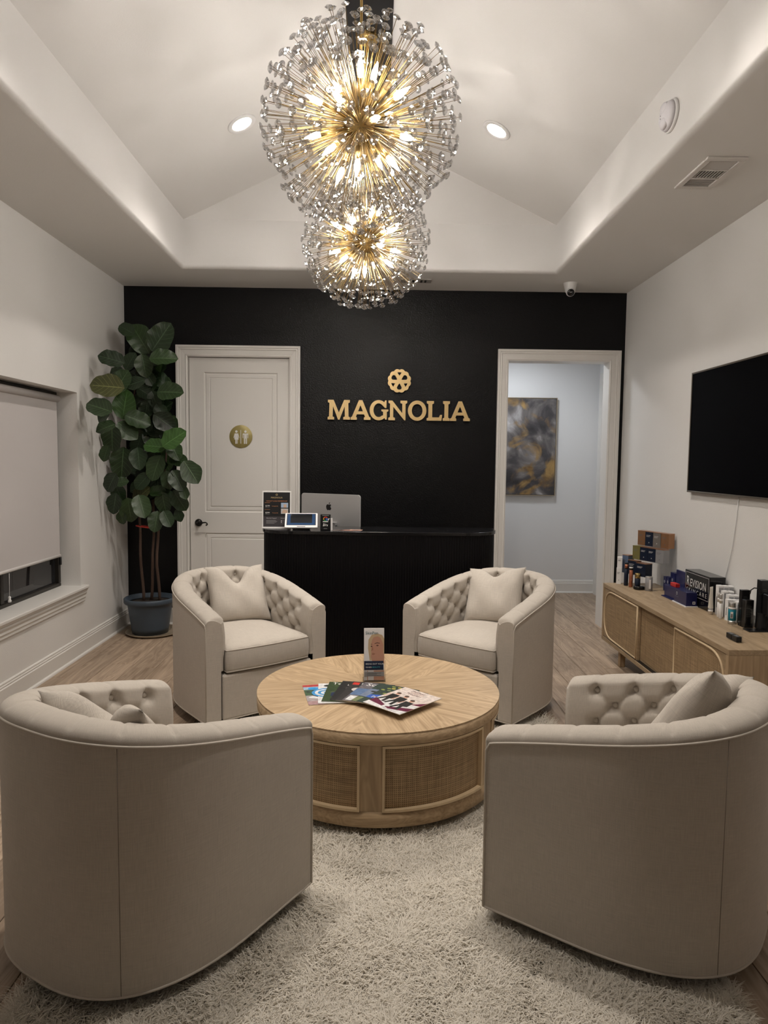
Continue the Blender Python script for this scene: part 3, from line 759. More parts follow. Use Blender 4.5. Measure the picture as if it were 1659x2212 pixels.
# ================================================================== round coffee table
def coffee_table():
    cx, cy_, R, H = .025, 3.232, .568, .44
    t = thing('coffee_table', 'round oak drum coffee table with cane panels and sunburst veneer top', 'table', (cx, cy_, .0105))
    # eight veneer wedges, shared mesh
    nW = 8; n = 14; a0 = PI/nW; z0, z1 = H-.006, H
    V = [(0.0, 0, z1)] + [(R*math.cos(-a0+2*a0*k/n), R*math.sin(-a0+2*a0*k/n), z1) for k in range(n+1)]
    V += [(v[0], v[1], z0) for v in V]; m_ = n+2
    Fc = [tuple(range(m_)), tuple(range(m_, 2*m_))[::-1]] + [(k, m_+k, m_+(k+1) % m_, (k+1) % m_) for k in range(m_)]
    me = mesh_from('veneer_wedge', V, Fc, OAK)
    for k in range(nW): link('veneer_wedge', me, t, rot=(0, 0, 2*PI*k/nW+.236))
    lathe('top_rim', [(R-.03, H-.052), (R-.001, H-.051), (R, H-.048), (R, H-.007), (R-.004, H-.0065)], OAK, t, 96)
    lathe('drum', [(R-.03, .085), (R-.03, H-.050)], OAKV, t, 96)
    lathe('bottom_band', [(R-.03, .05), (R-.006, .05), (R-.006, .115), (R-.03, .115)], OAK, t, 96)
    lathe('plinth', [(R-.075, .0), (R-.075, .052)], DARKB, t, 64)
    Rp = R-.008
    def arc(name, a, b, z0, z1, r0, r1, m, par, seg=24, uv=False):
        V, UV, Fc = [], [], []
        for k in range(seg+1):
            q = a+(b-a)*k/seg
            for r, z in ((r1, z0), (r1, z1), (r0, z1), (r0, z0)): V.append((r*math.sin(q), -r*math.cos(q), z)); UV.append((q*R, z))
        for k in range(seg):
            for j in range(4): Fc.append((k*4+j, k*4+(j+1) % 4, k*4+4+(j+1) % 4, k*4+4+j))
        Fc += [(0, 1, 2, 3), (seg*4+3, seg*4+2, seg*4+1, seg*4)]
        return link(name, mesh_from(name, V, [f[::-1] for f in Fc], m, uv=UV), par)
    for k in range(6):
        c = math.radians(-3+60*k); hw = math.radians(4.6)
        arc('stile', c-hw, c+hw, .113, H-.050, R-.04, Rp, OAKV, t, 6)
        a, b = c+hw, c+math.radians(60)-hw; z0, z1 = .115, H-.054
        p = arc('cane_panel', a, b, z0, z1, R-.035, R-.02, CANE, t, 28)
        bw = .010/R
        arc('bead', a, b, z1-.010, z1, R-.02, R-.001, OAKP, p, 28); arc('bead', a, b, z0, z0+.010, R-.02, R-.001, OAKP, p, 28)
        arc('bead', a, a+bw, z0, z1, R-.02, R-.001, OAKP, p, 2); arc('bead', b-bw, b, z0, z1, R-.02, R-.001, OAKP, p, 2)
    return t
coffee_table()

# ================================================================== shag rug
def wool():
    m, nt, b = nodes_of('cream_wool'); b.inputs['Base Color'].default_value = (.86, .82, .745, 1); b.inputs['Roughness'].default_value = .9; b.inputs['Specular IOR Level'].default_value = .15
    t = N(nt, 'ShaderNodeBsdfTranslucent', Color=(.86, .82, .745, 1)); mx = N(nt, 'ShaderNodeMixShader', Fac=.4)
    lk(nt, b.outputs[0], mx.inputs[1]); lk(nt, t.outputs[0], mx.inputs[2]); lk(nt, mx.outputs[0], nt.nodes['Material Output'].inputs[0]); return m
def rug():
    x0, x1, y0, y1 = -.985, 1.04, 1.45, 4.05
    t = thing('shag_rug', 'cream shaggy rug under the round table and chairs', 'rug')
    RUGM = wool()
    box('backing', x0, y0, .001, x1, y1, .010, mat('rug_backing', (.62, .57, .49), .95), t)
    n = 210000
    bx = rng.uniform(x0-.005, x1+.005, n); by = y0 + (y1-y0)*rng.beta(1.0, 1.45, n)
    # smooth flow field for the lie of the pile
    ang = np.zeros(n)
    for k in range(10):
        w = rng.normal(0, 1, 2)*rng.uniform(6, 26); ang += np.sin(w[0]*bx+w[1]*by+rng.uniform(0, 6))*.75
    ang += rng.normal(0, 1.25, n)
    Ln = rng.uniform(.035, .062, n); lean = rng.uniform(.45, 1.15, n); wd = rng.uniform(.0013, .0024, n)
    dx, dy = np.cos(ang), np.sin(ang); px, py = -dy, dx
    cl = rng.normal(0, .35, n)
    V = np.zeros((n, 7, 3), np.float32)
    for k, (f, wk) in enumerate(((0, 1.), (.4, 1.), (.75, .8), (1., 0))):
        th = lean*f*1.15
        h = .008+Ln*np.sin(np.minimum(f*(1.25-lean*.45), 1.2))*.72
        o = Ln*f*np.sin(th)*.95
        cxk, cyk = bx+dx*o+px*cl*Ln*f*f, by+dy*o+py*cl*Ln*f*f
        if k < 3:
            V[:, 2*k] = np.stack([cxk-px*wd*wk, cyk-py*wd*wk, h], 1); V[:, 2*k+1] = np.stack([cxk+px*wd*wk, cyk+py*wd*wk, h], 1)
        else: V[:, 6] = np.stack([cxk, cyk, h], 1)
    base = np.arange(n, dtype=np.int32)[:, None]*7
    loops = np.concatenate([base+np.array([[0, 1, 3, 2, 2, 3, 5, 4, 4, 5, 6]], np.int32)], 1).ravel()
    me = bpy.data.meshes.new('pile'); me.vertices.add(n*7); me.vertices.foreach_set('co', V.ravel())
    me.loops.add(n*11); me.loops.foreach_set('vertex_index', loops)
    me.polygons.add(n*3); st = (np.arange(n, dtype=np.int32)[:, None]*11+np.array([[0, 4, 8]], np.int32)).ravel()
    me.polygons.foreach_set('loop_start', st)
    me.materials.append(RUGM); me.update(calc_edges=True); me.validate()
    stuff(link('pile', me, t))
rug()

# ================================================================== fiddle-leaf fig
def leaf_mesh(k):
    r = np.random.default_rng(40+k); nu, nv = 12, 8; V, UV, Fc = [], [], []
    fold, droop, ph = r.uniform(.10, .30), r.uniform(.05, .35), r.uniform(0, 6)
    for i in range(nu+1):
        u = i/nu
        w = .45*math.sin(PI*min(1, u**.72))**.62*(.62+.5*u) if 0 < u < 1 else 0.012
        w *= 1+.07*math.sin(9*u+ph)
        for j in range(nv+1):
            v = -1+2*j/nv; y = w*v
            z = fold*abs(v)**1.5*w - droop*u*u*.5 + .035*math.sin(6.5*u*PI+ph+v*1.5)*abs(v)**2*(w/.45)
            V.append((u, y, z)); UV.append((u, v))
    for i in range(nu):
        for j in range(nv): a = i*(nv+1)+j; Fc.append((a, a+nv+1, a+nv+2, a+1))
    return V, Fc, UV
def leaf_mat(name, c):
    m, nt, b = nodes_of(name)
    sep = N(nt, 'ShaderNodeSeparateXYZ'); lk(nt, mapping(nt, 'UV'), sep.inputs[0])
    av = N(nt, 'ShaderNodeMath', operation='ABSOLUTE'); lk(nt, sep.outputs[1], av.inputs[0])
    mid = N(nt, 'ShaderNodeMapRange'); lk(nt, av.outputs[0], mid.inputs[0]); mid.inputs[1].default_value = .015; mid.inputs[2].default_value = .05; mid.inputs[3].default_value = 1; mid.inputs[4].default_value = 0
    # side veins sweep forward from the midrib
    s = N(nt, 'ShaderNodeMath', operation='MULTIPLY_ADD'); lk(nt, av.outputs[0], s.inputs[0]); s.inputs[1].default_value = -.28; lk(nt, sep.outputs[0], s.inputs[2])
    k = N(nt, 'ShaderNodeMath', operation='MULTIPLY'); lk(nt, s.outputs[0], k.inputs[0]); k.inputs[1].default_value = 7
    pp = N(nt, 'ShaderNodeMath', operation='PINGPONG'); lk(nt, k.outputs[0], pp.inputs[0]); pp.inputs[1].default_value = .5
    sv = N(nt, 'ShaderNodeMapRange'); lk(nt, pp.outputs[0], sv.inputs[0]); sv.inputs[1].default_value = .02; sv.inputs[2].default_value = .07; sv.inputs[3].default_value = .6; sv.inputs[4].default_value = 0
    mx = N(nt, 'ShaderNodeMath', operation='MAXIMUM'); lk(nt, mid.outputs[0], mx.inputs[0]); lk(nt, sv.outputs[0], mx.inputs[1])
    oi = N(nt, 'ShaderNodeObjectInfo'); mr = N(nt, 'ShaderNodeMapRange'); lk(nt, oi.outputs['Random'], mr.inputs[0]); mr.inputs[3].default_value = .65; mr.inputs[4].default_value = 1.3
    hv = N(nt, 'ShaderNodeHueSaturation'); hv.inputs['Color'].default_value = c4(c); lk(nt, mr.outputs[0], hv.inputs['Value'])
    lk(nt, mixc(nt, mx.outputs[0], hv.outputs[0], tuple(min(1, q*2.1+.02) for q in c)), b.inputs['Base Color'])
    b.inputs['Roughness'].default_value = .38; b.inputs['Specular IOR Level'].default_value = .45
    bump(nt, b, mx.outputs[0], .3, .002); return m
def fig():
    px, py = -1.955, 6.02
    t = thing('potted_fig', 'tall fiddle-leaf fig in a slate-blue pot, in the corner by the black wall', 'plant', (px, py, 0))
    POT = mat('slate_blue_plastic', (.050, .068, .090), .45, noise=(30, .08))
    lathe('pot', [(.145, .006), (.150, .0), (.158, .05), (.185, .235), (.188, .262), (.210, .264), (.218, .275), (.218, .305), (.210, .312), (.196, .308), (.190, .27)], POT, t, 48)
    lathe('soil', [(.19, .272), (.1, .282), (.001, .285)], mat('potting_soil', (.028, .02, .014), .95, bmp=(160, 1, .01)), t, 32)
    BK = mat('fig_bark', (.075, .045, .032), .85, bmp=(60, .6, .004))
    def off(x, y, z): return (x-px, y-py, z)
    stems = [[(-.045, -.03, .27), (-.060, -.03, .60), (-.070, -.03, .93), (-.09, -.02, 1.35), (-.12, -.02, 1.9), (-.10, 0, 2.15)],
             [(.010, .0, .27), (.030, .0, .60), (.040, .0, .93), (.03, .02, 1.4), (.0, .03, 2.0), (.0, .0, 2.45)],
             [(.090, -.02, .27), (.072, -.02, .60), (.085, -.02, .93), (.13, -.02, 1.3), (.17, -.01, 1.65), (.12, 0, 1.9)]]
    for s in stems:
        # smooth
        P = [Vector(a) for a in s]; Q = []
        for i in range(len(P)-1):
            for k in range(4): f = k/4; Q.append(P[i].lerp(P[i+1], f)+Vector((.004*math.sin(i*4+k), .004*math.cos(2*i+k), 0)))
        Q.append(P[-1]); tube('trunk', Q, [.0135-.007*i/len(Q) for i in range(len(Q))], BK, t, 8)
    RED = mat('red_tie', (.45, .03, .02), .5)
    loop = [(-.105+.2*(.5-.5*math.cos(q)), -.02-.045*math.sin(q), .925+.012*math.cos(q)) for q in [2*PI*k/20 for k in range(20)]]
    ti = tube('plant_tie', loop, .005, RED, t, 6, closed=True); ti['label'] = 'red plant tie'
    LM = [leaf_mat('fig_leaf_dark', (.012, .027, .009)), leaf_mat('fig_leaf', (.020, .042, .012)), leaf_mat('fig_leaf_bright', (.030, .075, .015)), leaf_mat('fig_leaf_olive', (.062, .068, .018))]
    cache = {}
    def leaf(x, y, z, L, ang, col, k, tilt=.55, yaw=0):
        if (k, col) not in cache:
            V, Fc, UV = leaf_mesh(k); cache[(k, col)] = mesh_from('leaf', V, Fc, LM[col], smooth=True, uv=UV)
        d = Vector((math.cos(ang), yaw, math.sin(ang))).normalized()
        n = Vector((random.uniform(-.25, .25), -1, tilt)).normalized(); n = (n-d*n.dot(d)).normalized(); s = n.cross(d)
        m = Matrix((d, s, n)).transposed().to_4x4()
        o = link('leaf', cache[(k, col)], t)
        p = Vector((x, y, z)) - d*L*.5
        o.matrix_local = Matrix.Translation(p) @ m @ Matrix.Diagonal((L, L, L, 1))
    # leaf centres measured in the photo's plant crop: x right, z up (metres about the pot axis), length, direction
    raw = [(335,120,120,150,0),(410,170,215,120,1),(565,170,215,55,0),(260,320,165,165,0),(350,320,130,60,0),(445,350,150,-80,1),(590,305,175,5,1),(260,385,90,200,0),
           (190,480,215,175,3),(325,460,165,60,1),(410,470,130,200,0),(310,600,195,80,2),(175,625,175,160,1),(165,680,110,220,0),(625,520,180,0,1),(400,700,170,-20,1),
           (335,770,160,-40,1),(565,710,165,-35,0),(220,820,180,-95,1),(190,750,130,200,1),(655,820,180,35,2),(515,870,155,175,2),(500,930,125,-100,0),(635,900,135,-60,1),
           (295,980,205,-95,1),(190,920,110,-110,1),(520,1010,175,-110,1),(650,960,135,-20,1),(755,1035,175,-55,1),(410,950,150,-80,0),(215,1110,140,-120,0),(600,1090,125,-80,0),
           (665,1090,150,-60,0),(430,1100,130,230,0),(300,1105,100,10,1),(280,1180,125,-70,0),(405,1190,155,45,3),(510,1165,110,10,1),(555,1240,145,-80,1),(440,1260,160,-70,1),
           (340,1290,165,-85,1),(230,1250,140,-100,0),(660,1225,155,-60,0),(705,1170,90,-70,1),(520,1360,140,-95,1),(600,1340,120,-60,0),(650,1325,90,-70,0),(290,1340,90,-80,1),
           (480,560,120,-70,0),(420,600,130,-100,0),(520,640,120,-60,0),(450,800,150,-80,1),(370,860,130,-110,0),(560,790,120,-40,0),(480,290,110,80,0),(450,420,110,-60,0)]
    m_per = 6.0/1500/3.072
    for i, (u, v, L, a, c) in enumerate(raw):
        x = (u-425)*m_per*.985; z = 1.682-(v-820)*.00128
        y = -.10-.16*random.random() if i < 48 else -.02-.06*random.random()
        L2 = L*m_per*1.0; ext = L2*(.5*abs(math.cos(math.radians(a)))+.22); wx = px+x
        if wx-ext < XL+.04:            # boughs by the side wall reach into the room instead of through it
            f = min(1, (XL+.04)/(wx-ext)); x, y, z = wx*f-px, (py+y)*f-py, CAM_H+(z-CAM_H)*f; L2 *= f
        leaf(x, y, z, L2, math.radians(a), c, i % 6, tilt=random.uniform(.2, .75), yaw=random.uniform(-.35, .15))
    for i in range(64):
        z = random.uniform(1.14, 2.42); w = .26 if z < 1.8 else .2
        a = random.uniform(-PI, PI)
        leaf(random.uniform(-w*.45, w*.75)-.0, random.uniform(-.06, .14), z, random.uniform(.15, .22), a, random.choice((0, 0, 1)), i % 6, tilt=random.uniform(.2, .8), yaw=random.uniform(-.3, .1))
    s = lathe('plant_saucer', [(.20, 0), (.205, .003), (.235, .022), (.238, .022), (.21, .0035), (.001, .003)], mat('amber_clear_saucer', (.30, .24, .17), .25), None, 48, (px+.03, py-.01, 0))
    s.location.z = .0; tag(s, 'shallow translucent saucer under the blue plant pot', 'saucer'); t.location.z = .0035
fig()

# ================================================================== reception desk
def desk():
    x0, x1, yf, rb, zt = -.815, .885, 4.895, .24, 1.02
    t = thing('reception_desk', 'black reception desk with fluted curved front before the black wall', 'desk', ((x0+x1)/2, yf, 0))
    ox, oy = (x0+x1)/2, yf
    def outline(off, y_end=5.50):
        hw = (x1-x0)/2+off; P = [(-hw, y_end-oy)]
        for k in range(13): a = PI+PI/2*k/12; P.append((-hw+rb+off+(rb+off)*math.cos(a), rb+(rb+off)*math.sin(a)))
        for k in range(13): a = -PI/2+PI/2*k/12; P.append((hw-rb-off+(rb+off)*math.cos(a), rb+(rb+off)*math.sin(a)))
        return P+[(hw, y_end-oy)]
    # fluted skin
    P = np.array(outline(0)); d = np.r_[0, np.cumsum(np.hypot(*np.diff(P, axis=0).T))]; pitch = .0185; n = int(d[-1]/pitch)*5
    s = np.linspace(0, d[-1], n+1); X, Y = np.interp(s, d, P[:, 0]), np.interp(s, d, P[:, 1])
    T = np.gradient(np.stack([X, Y], 1), axis=0); T /= np.hypot(T[:, 0], T[:, 1])[:, None]
    V, Fc = [], []
    for i in range(n+1):
        h = .0065*abs(math.sin(PI*(i/5)))-.004; nx, ny = T[i, 1], -T[i, 0]
        for z in (.06, zt-.022): V.append((X[i]+nx*h, Y[i]+ny*h, z))
    for i in range(n): Fc.append((2*i, 2*i+2, 2*i+3, 2*i+1))
    DK = mat('desk_black_lacquer', (.003, .003, .004), .33, spec=.2)
    stuff(link('fluting', mesh_from('fluting', V, Fc, DK, smooth=True), t))
    def slab(name, off, z0, z1, y_end, m):
        P = outline(off, y_end); k = len(P); V = [(x, y, z0) for x, y in P]+[(x, y, z1) for x, y in P]
        me = mesh_from(name, V, [tuple(range(k))[::-1], tuple(range(k, 2*k))]+[(i, (i+1) % k, k+(i+1) % k, k+i) for i in range(k)], m)
        bevel(me, .003, 2, .9); return link(name, me, t)
    slab('counter_top', .012, zt-.024, zt, 5.27, mat('counter_black_gloss', (.006, .006, .007), .15))
    slab('toe_kick', -.03, 0, .062, 5.48, BLKM)
    hw = (x1-x0)/2
    box('work_surface', -hw+.03, .37, .745, hw-.03, .86, .775, DK, t)
    box('inner_panel', -hw+.03, .355, .06, hw-.03, .372, .996, DK, t)
    for sg in (-1, 1): box('side_panel', sg*(hw-.012)-.01, .25, .0, sg*(hw-.012)+.01, .86, .78, DK, t)
desk()

def computer():
    t = thing('desktop_computer', 'silver all-in-one computer seen from behind on the desk', 'computer', (-.352, 5.455, .775), rz=-math.radians(29))
    AL = mat('anodised_silver', (.60, .60, .60), .38, metal=.75)
    w, h = .547, .36; zt = 1.258-.775
    V = []; r = .022; P = []
    for cx, cz, a0 in ((w/2-r, zt-r, 0), (-w/2+r, zt-r, PI/2), (-w/2+r, zt-h+r, PI), (w/2-r, zt-h+r, 1.5*PI)):
        for k in range(7): a = a0+PI/2*k/6; P.append((cx+r*math.cos(a), cz+r*math.sin(a)))
    n = len(P)
    for y in (0, .0115): V += [(x, y, z) for x, z in P]
    me = mesh_from('housing', V, [tuple(range(n)), tuple(range(n, 2*n))[::-1]]+[(i, n+i, n+(i+1) % n, (i+1) % n) for i in range(n)], AL)
    bevel(me, .002, 2, .9); link('housing', me, t)
    box('screen', -w/2+.012, .0115, zt-h+.06, w/2-.012, .0125, zt-.012, BLKG, t)
    box('stand_neck', -.065, -.035, .012, .065, -.029, .26, AL, t); box('neck_bracket', -.065, -.035, .24, .065, .0, .262, AL, t)
    box('stand_foot', -.073, -.036, 0, .073, .11, .005, AL, t, bev=.002)
    # fruit emblem
    B = [(0, .80), (.10, .86), (.22, .89), (.36, .84), (.44, .76), (.33, .66), (.30, .52), (.34, .40), (.46, .32), (.40, .16), (.28, .01), (.17, -.03), (.06, .02), (-.06, .02), (-.17, -.03), (-.28, .01), (-.40, .18), (-.47, .40), (-.47, .60), (-.40, .78), (-.28, .87), (-.14, .88)]
    Lf = [(.0, .92), (.03, 1.06), (.12, 1.17), (.22, 1.21), (.21, 1.08), (.13, .97)]
    k = .052
    e = flat('emblem', [(BLKG, [(x*k, y*k) for x, y in B]), (BLKG, [(x*k, y*k) for x, y in Lf])], t, (-.012, -.0006, zt-h*.5+.052), (PI/2, 0, 0), step=0)
    e['label'] = 'black apple emblem with a bite'
computer()

INK_W = ink('white', (.75, .74, .72)); INK_K = ink('black', (.008, .008, .009)); INK_C = ink('copper', (.50, .22, .10)); INK_G = ink('gold', (.55, .42, .22))
INK_B = ink('blue', (.03, .12, .42)); INK_S = ink('skin', (.52, .28, .19)); INK_GR = ink('grey', (.35, .35, .35)); INK_R = ink('red', (.55, .04, .03))
def desk_items():
    # price poster in a white slanted holder
    t = thing('price_poster', 'black price list poster in a white holder at the desk left end', 'poster', (-.722, 5.10, 1.02), rz=.06)
    lean = -.10; w, h = .212, .272
    f = box('holder', -w/2, -.004, .0, w/2, .004, h, mat('holder_white', (.80, .79, .77), .3), t, rot=(lean, 0, 0), bev=.0015, seg=1)
    box('holder_foot', -w/2, -.012, 0, w/2, .075, .003, mat('holder_white', (1, 1, 1)), t)
    m = .009; iw, ih = w/2-m, h
    pr = flat('poster_print', [(INK_K, rect(-iw, m, iw, ih-m)), (ink('charcoal', (.05, .045, .05)), rect(-iw, m, iw, .085)), (ink('photo_blue', (.35, .45, .6)), rect(.032, .150, .084, .186)), (ink('photo_skin', (.55, .38, .28)), rect(.05, .150, .072, .174)),
         (ink('photo_grey', (.5, .5, .5)), rect(.032, .105, .084, .143)), (ink('photo_skin', (.55, .38, .28)), [(.036, .112), (.08, .106), (.08, .13), (.05, .138)]),
         (INK_C, rect(-.087, .185, -.048, .187)), (INK_C, rect(-.087, .135, -.048, .137)), (INK_GR, rect(-.082, .150, -.05, .1512)), (INK_GR, rect(-.082, .100, -.05, .1012)),
         (INK_W, ell(.036, .053, .004, .004, 10)), (INK_W, ell(.036, .043, .004, .004, 10)), (INK_G, ell(0, .2445, .0075, .0075, 14)), (INK_K, ell(0, .2445, .0045, .0045, 14))], f, (0, -.0042, 0), (PI/2, 0, 0))
    z = .003
    for s, sz, mm, x, y, al in (('MAGNOLIA', .0165, INK_G, 0, .218, 'CENTER'), ('WEIGHT LOSS MEMBERSHIP', .0125, INK_C, 0, .194, 'CENTER'), ('$199', .0155, INK_W, -.066, .157, 'CENTER'), ('Semaglutide', .0095, INK_C, -.012, .158, 'CENTER'),
                                ('$399', .0155, INK_W, -.066, .107, 'CENTER'), ('Tirzepatide', .0095, INK_C, -.010, .108, 'CENTER'), ('Why Our Program?', .0095, INK_W, -.075, .069, 'LEFT'), ('Contact us', .009, INK_W, .03, .069, 'LEFT')):
        text(s, sz, mm, pr, (x, y, z), align=al)
    flat('fine_print', [(INK_GR, rect(-.075, .055-.007*k, -.075+(.07, .08, .074, .06)[k], .0572-.007*k)) for k in range(4)]+[(INK_GR, rect(.044, .052, .084, .0545)), (INK_GR, rect(.044, .042, .08, .0445)), (INK_GR, rect(.03, .03, .08, .0322))], pr, (0, 0, z), step=0)
    # payment tablet
    t = thing('payment_tablet', 'white payment tablet with a dark tilted screen on the desk', 'tablet', (-.533, 5.035, 1.02), rz=.08)
    V = [(-.065, -.045, 0), (.065, -.045, 0), (.055, .07, 0), (-.055, .07, 0), (-.075, -.06, .024), (.075, -.06, .024), (.06, .07, .072), (-.06, .07, .072)]
    b = link('base', mesh_from('base', V, [(0, 3, 2, 1), (4, 5, 6, 7), (0, 1, 5, 4), (1, 2, 6, 5), (2, 3, 7, 6), (3, 0, 4, 7)], mat('base_grey', (.42, .41, .40), .4)), t); bevel(b.data, .008, 3)
    s = box('screen_body', -.118, -.085, -.006, .118, .085, .006, WHT, t, bev=.005, loc=(0, -.002, .062), rot=(math.radians(33), 0, 0))
    flat('display', [(INK_K, rect(-.105, -.062, .105, .074)), (ink('display_blue', (.012, .045, .12), .15), rect(-.10, -.058, .10, .070)), (mat('display_black', (.003, .004, .006), .1), rect(-.078, -.035, .078, .068))], s, (0, 0, .0064))
    flat('front_mark', [(INK_K, rect(-.03, -.079, .03, -.073))], s, (0, 0, .0064))
    # review card stand
    t = thing('review_card_stand', 'small black review card with a coloured letter on the desk', 'sign', (-.352, 4.955, 1.02), rz=.05)
    s = box('card', -.037, -.004, 0, .037, .004, .116, BLK, t, bev=.003, rot=(-.12, 0, 0))
    gm = [(ink('g_red', (.55, .06, .04)), .5, 2.6), (ink('g_yellow', (.6, .38, .02)), 2.6, 3.6), (ink('g_green', (.03, .28, .08)), 3.6, 5.2), (ink('g_blue', (.05, .16, .55)), 5.2, 6.28)]
    polys = []
    for m_, a, b in gm:
        o = ell(0, .083, .016, .016, 10, a, b); i = ell(0, .083, .0105, .0105, 10, a, b); polys.append((m_, o+i[::-1]))
    polys += [(gm[3][0], rect(0, .080, .016, .0855)), (INK_W, rect(-.019, .060, .019, .066)), (INK_GR, rect(-.024, .106, .024, .1085)), (INK_GR, rect(-.012, .012, .012, .0145))]
    for k in range(4): polys.append((INK_W, [(-.018+.009*k, .03), (-.012+.009*k, .03+.004*k % .01), (-.010+.009*k, .052-.003*k), (-.014+.009*k, .050-.003*k)]))
    flat('card_print', polys, s, (0, -.0043, 0), (PI/2, 0, 0), step=.00003)
    V = [(.012, .004, 0), (.05, .004, 0), (.05, .06, 0), (.012, .06, 0), (.018, .004, .085), (.05, .01, .088), (.05, .025, .088), (.018, .02, .085)]
    b = link('holder_back', mesh_from('holder_back', V, box_data(0, 0, 0, 1, 1, 1)[1], WHT), t)
    for k, (x, y, a, c, lab) in enumerate(((-.20, 4.985, .1, (.45, .20, .15), 'pink printed card lying flat on the desk, right of the review card'), (-.135, 4.99, -.2, (.62, .38, .30), 'peach printed card lying flat on the desk, rightmost'), (-.265, 4.975, .3, (.10, .07, .06), 'dark printed card lying flat on the desk beside the review card'))):
        cm = mat('card_%d' % k, c, .4, noise=(60, .3))
        o = thing('printed_card', lab, 'card', (x, y, 1.0202+.0012*(k == 1)), a, 'loose cards on the desk')
        box('card', -.045, -.028, 0, .045, .028, .001, cm, o); flat('card_print', [(INK_W, rect(-.036, -.018, .005, -.014)), (INK_K, rect(-.036, .0, .02, .006))], o, (0, 0, .0012))
desk_items()

# ---- wall sign: eight gold letters and a flower emblem
def wall_sign():
    t = thing('wall_sign', 'raised gold MAGNOLIA letters under a flower emblem on the black wall', 'sign', (-.434, YB-.030, 1.889))
    ch = .176; k = ch
    I = [(0, 0), (.36, 0), (.36, .12), (.28, .16), (.28, .84), (.36, .88), (.36, 1), (0, 1), (0, .88), (.08, .84), (.08, .16), (0, .12)]
    Lt = [(0, 0), (.76, 0), (.79, .30), (.69, .30), (.63, .17), (.28, .17), (.28, .84), (.36, .88), (.36, 1), (0, 1), (0, .88), (.08, .84), (.08, .16), (0, .12)]
    Nn = [(0, 0), (.34, 0), (.34, .12), (.25, .16), (.25, .68), (.82, 0), (.88, 0), (.88, .84), (.96, .88), (.96, 1), (.61, 1), (.61, .88), (.71, .84), (.71, .36), (.20, 1), (0, 1), (0, .88), (.08, .84), (.08, .16), (0, .12)]
    Mm = [(0, 0), (.33, 0), (.33, .12), (.25, .16), (.27, .68), (.53, 0), (.61, 0), (.87, .68), (.88, .16), (.80, .12), (.80, 0), (1.14, 0), (1.14, .12), (1.07, .16), (1.05, .84), (1.13, .88), (1.13, 1), (.84, 1), (.57, .36), (.30, 1), (.01, 1), (.01, .88), (.09, .84), (.07, .16), (0, .12)]
    Aa = [(0, 0), (.32, 0), (.32, .12), (.27, .15), (.32, .28), (.69, .28), (.74, .15), (.68, .12), (.68, 0), (1.02, 0), (1.02, .12), (.95, .16), (.60, 1), (.42, 1), (.07, .16), (0, .12)]
    Ah = [(.38, .43), (.63, .43), (.505, .74)]
    Oo = ell(.475, .5, .475, .515, 40); Oh = ell(.475, .5, .275, .34, 36)
    G = [(.46+.46*math.cos(a), .5+.515*math.sin(a)) for a in np.linspace(math.radians(52), math.radians(311), 30)]
    G += [(.80, .03), (.88, .03), (.88, .42), (.96, .46), (.96, .54), (.60, .54), (.60, .46), (.69, .42), (.69, .24)]
    G += [(.46+.265*math.cos(a), .5+.35*math.sin(a)) for a in np.linspace(math.radians(308), math.radians(50), 24)]
    G += [(.78, .62), (.86, .62), (.86, 1.0), (.79, 1.0)]
    for x, o, h in ((0, Mm, None), (1.175, Aa, Ah), (2.15, G, None), (3.11, Nn, None), (4.11, Oo, Oh), (5.08, Lt, None), (5.905, I, None), (6.28, Aa, Ah)):
        P = [[(a*k, b*k) for a, b in o]] + ([[(a*k, b*k) for a, b in h]] if h else [])
        extrude_curve('letter', P, .020, GOLDF, t, (x*k*1.0, 0, 0), (PI/2, 0, 0), side=NAVYE).location.y = .020
    # emblem: scalloped rim, six openings
    out = []
    for i in range(120):
        a = 2*PI*i/120; out.append((math.cos(a)*(.098+.0085*abs(math.cos(6*(a-PI/12)*1.0))), math.sin(a)*(.098+.0085*abs(math.cos(6*(a-PI/12)*1.0)))))
    holes = []
    def drop(a, r0, r1, w0, w1):
        d, s = (math.cos(a), math.sin(a)), (-math.sin(a), math.cos(a))
        loc = [(r0, 0), (r0+.012, -w0), ((r0+r1)/2+.008, -w1), (r1-.006, -w1*.85), (r1, -w1*.3), (r1, w1*.3), (r1-.006, w1*.85), ((r0+r1)/2+.008, w1), (r0+.012, w0)]
        return [(d[0]*r+s[0]*w, d[1]*r+s[1]*w) for r, w in loc]
    for k3 in range(3):
        holes.append(drop(math.radians(-90+120*k3), .022, .078, .009, .022))
        a = math.radians(90+120*k3); d, s = (math.cos(a), math.sin(a)), (-math.sin(a), math.cos(a))
        holes.append([(d[0]*r+s[0]*w, d[1]*r+s[1]*w) for r, w in ((.046, 0), (.074, -.019), (.076, 0), (.074, .019))])
    e = extrude_curve('emblem', [out]+holes, .020, GOLDF, t, (.643, .020, 2.241-1.889), (PI/2, 0, 0), side=NAVYE)
    e['label'] = 'gold flower emblem with six openings'
wall_sign()

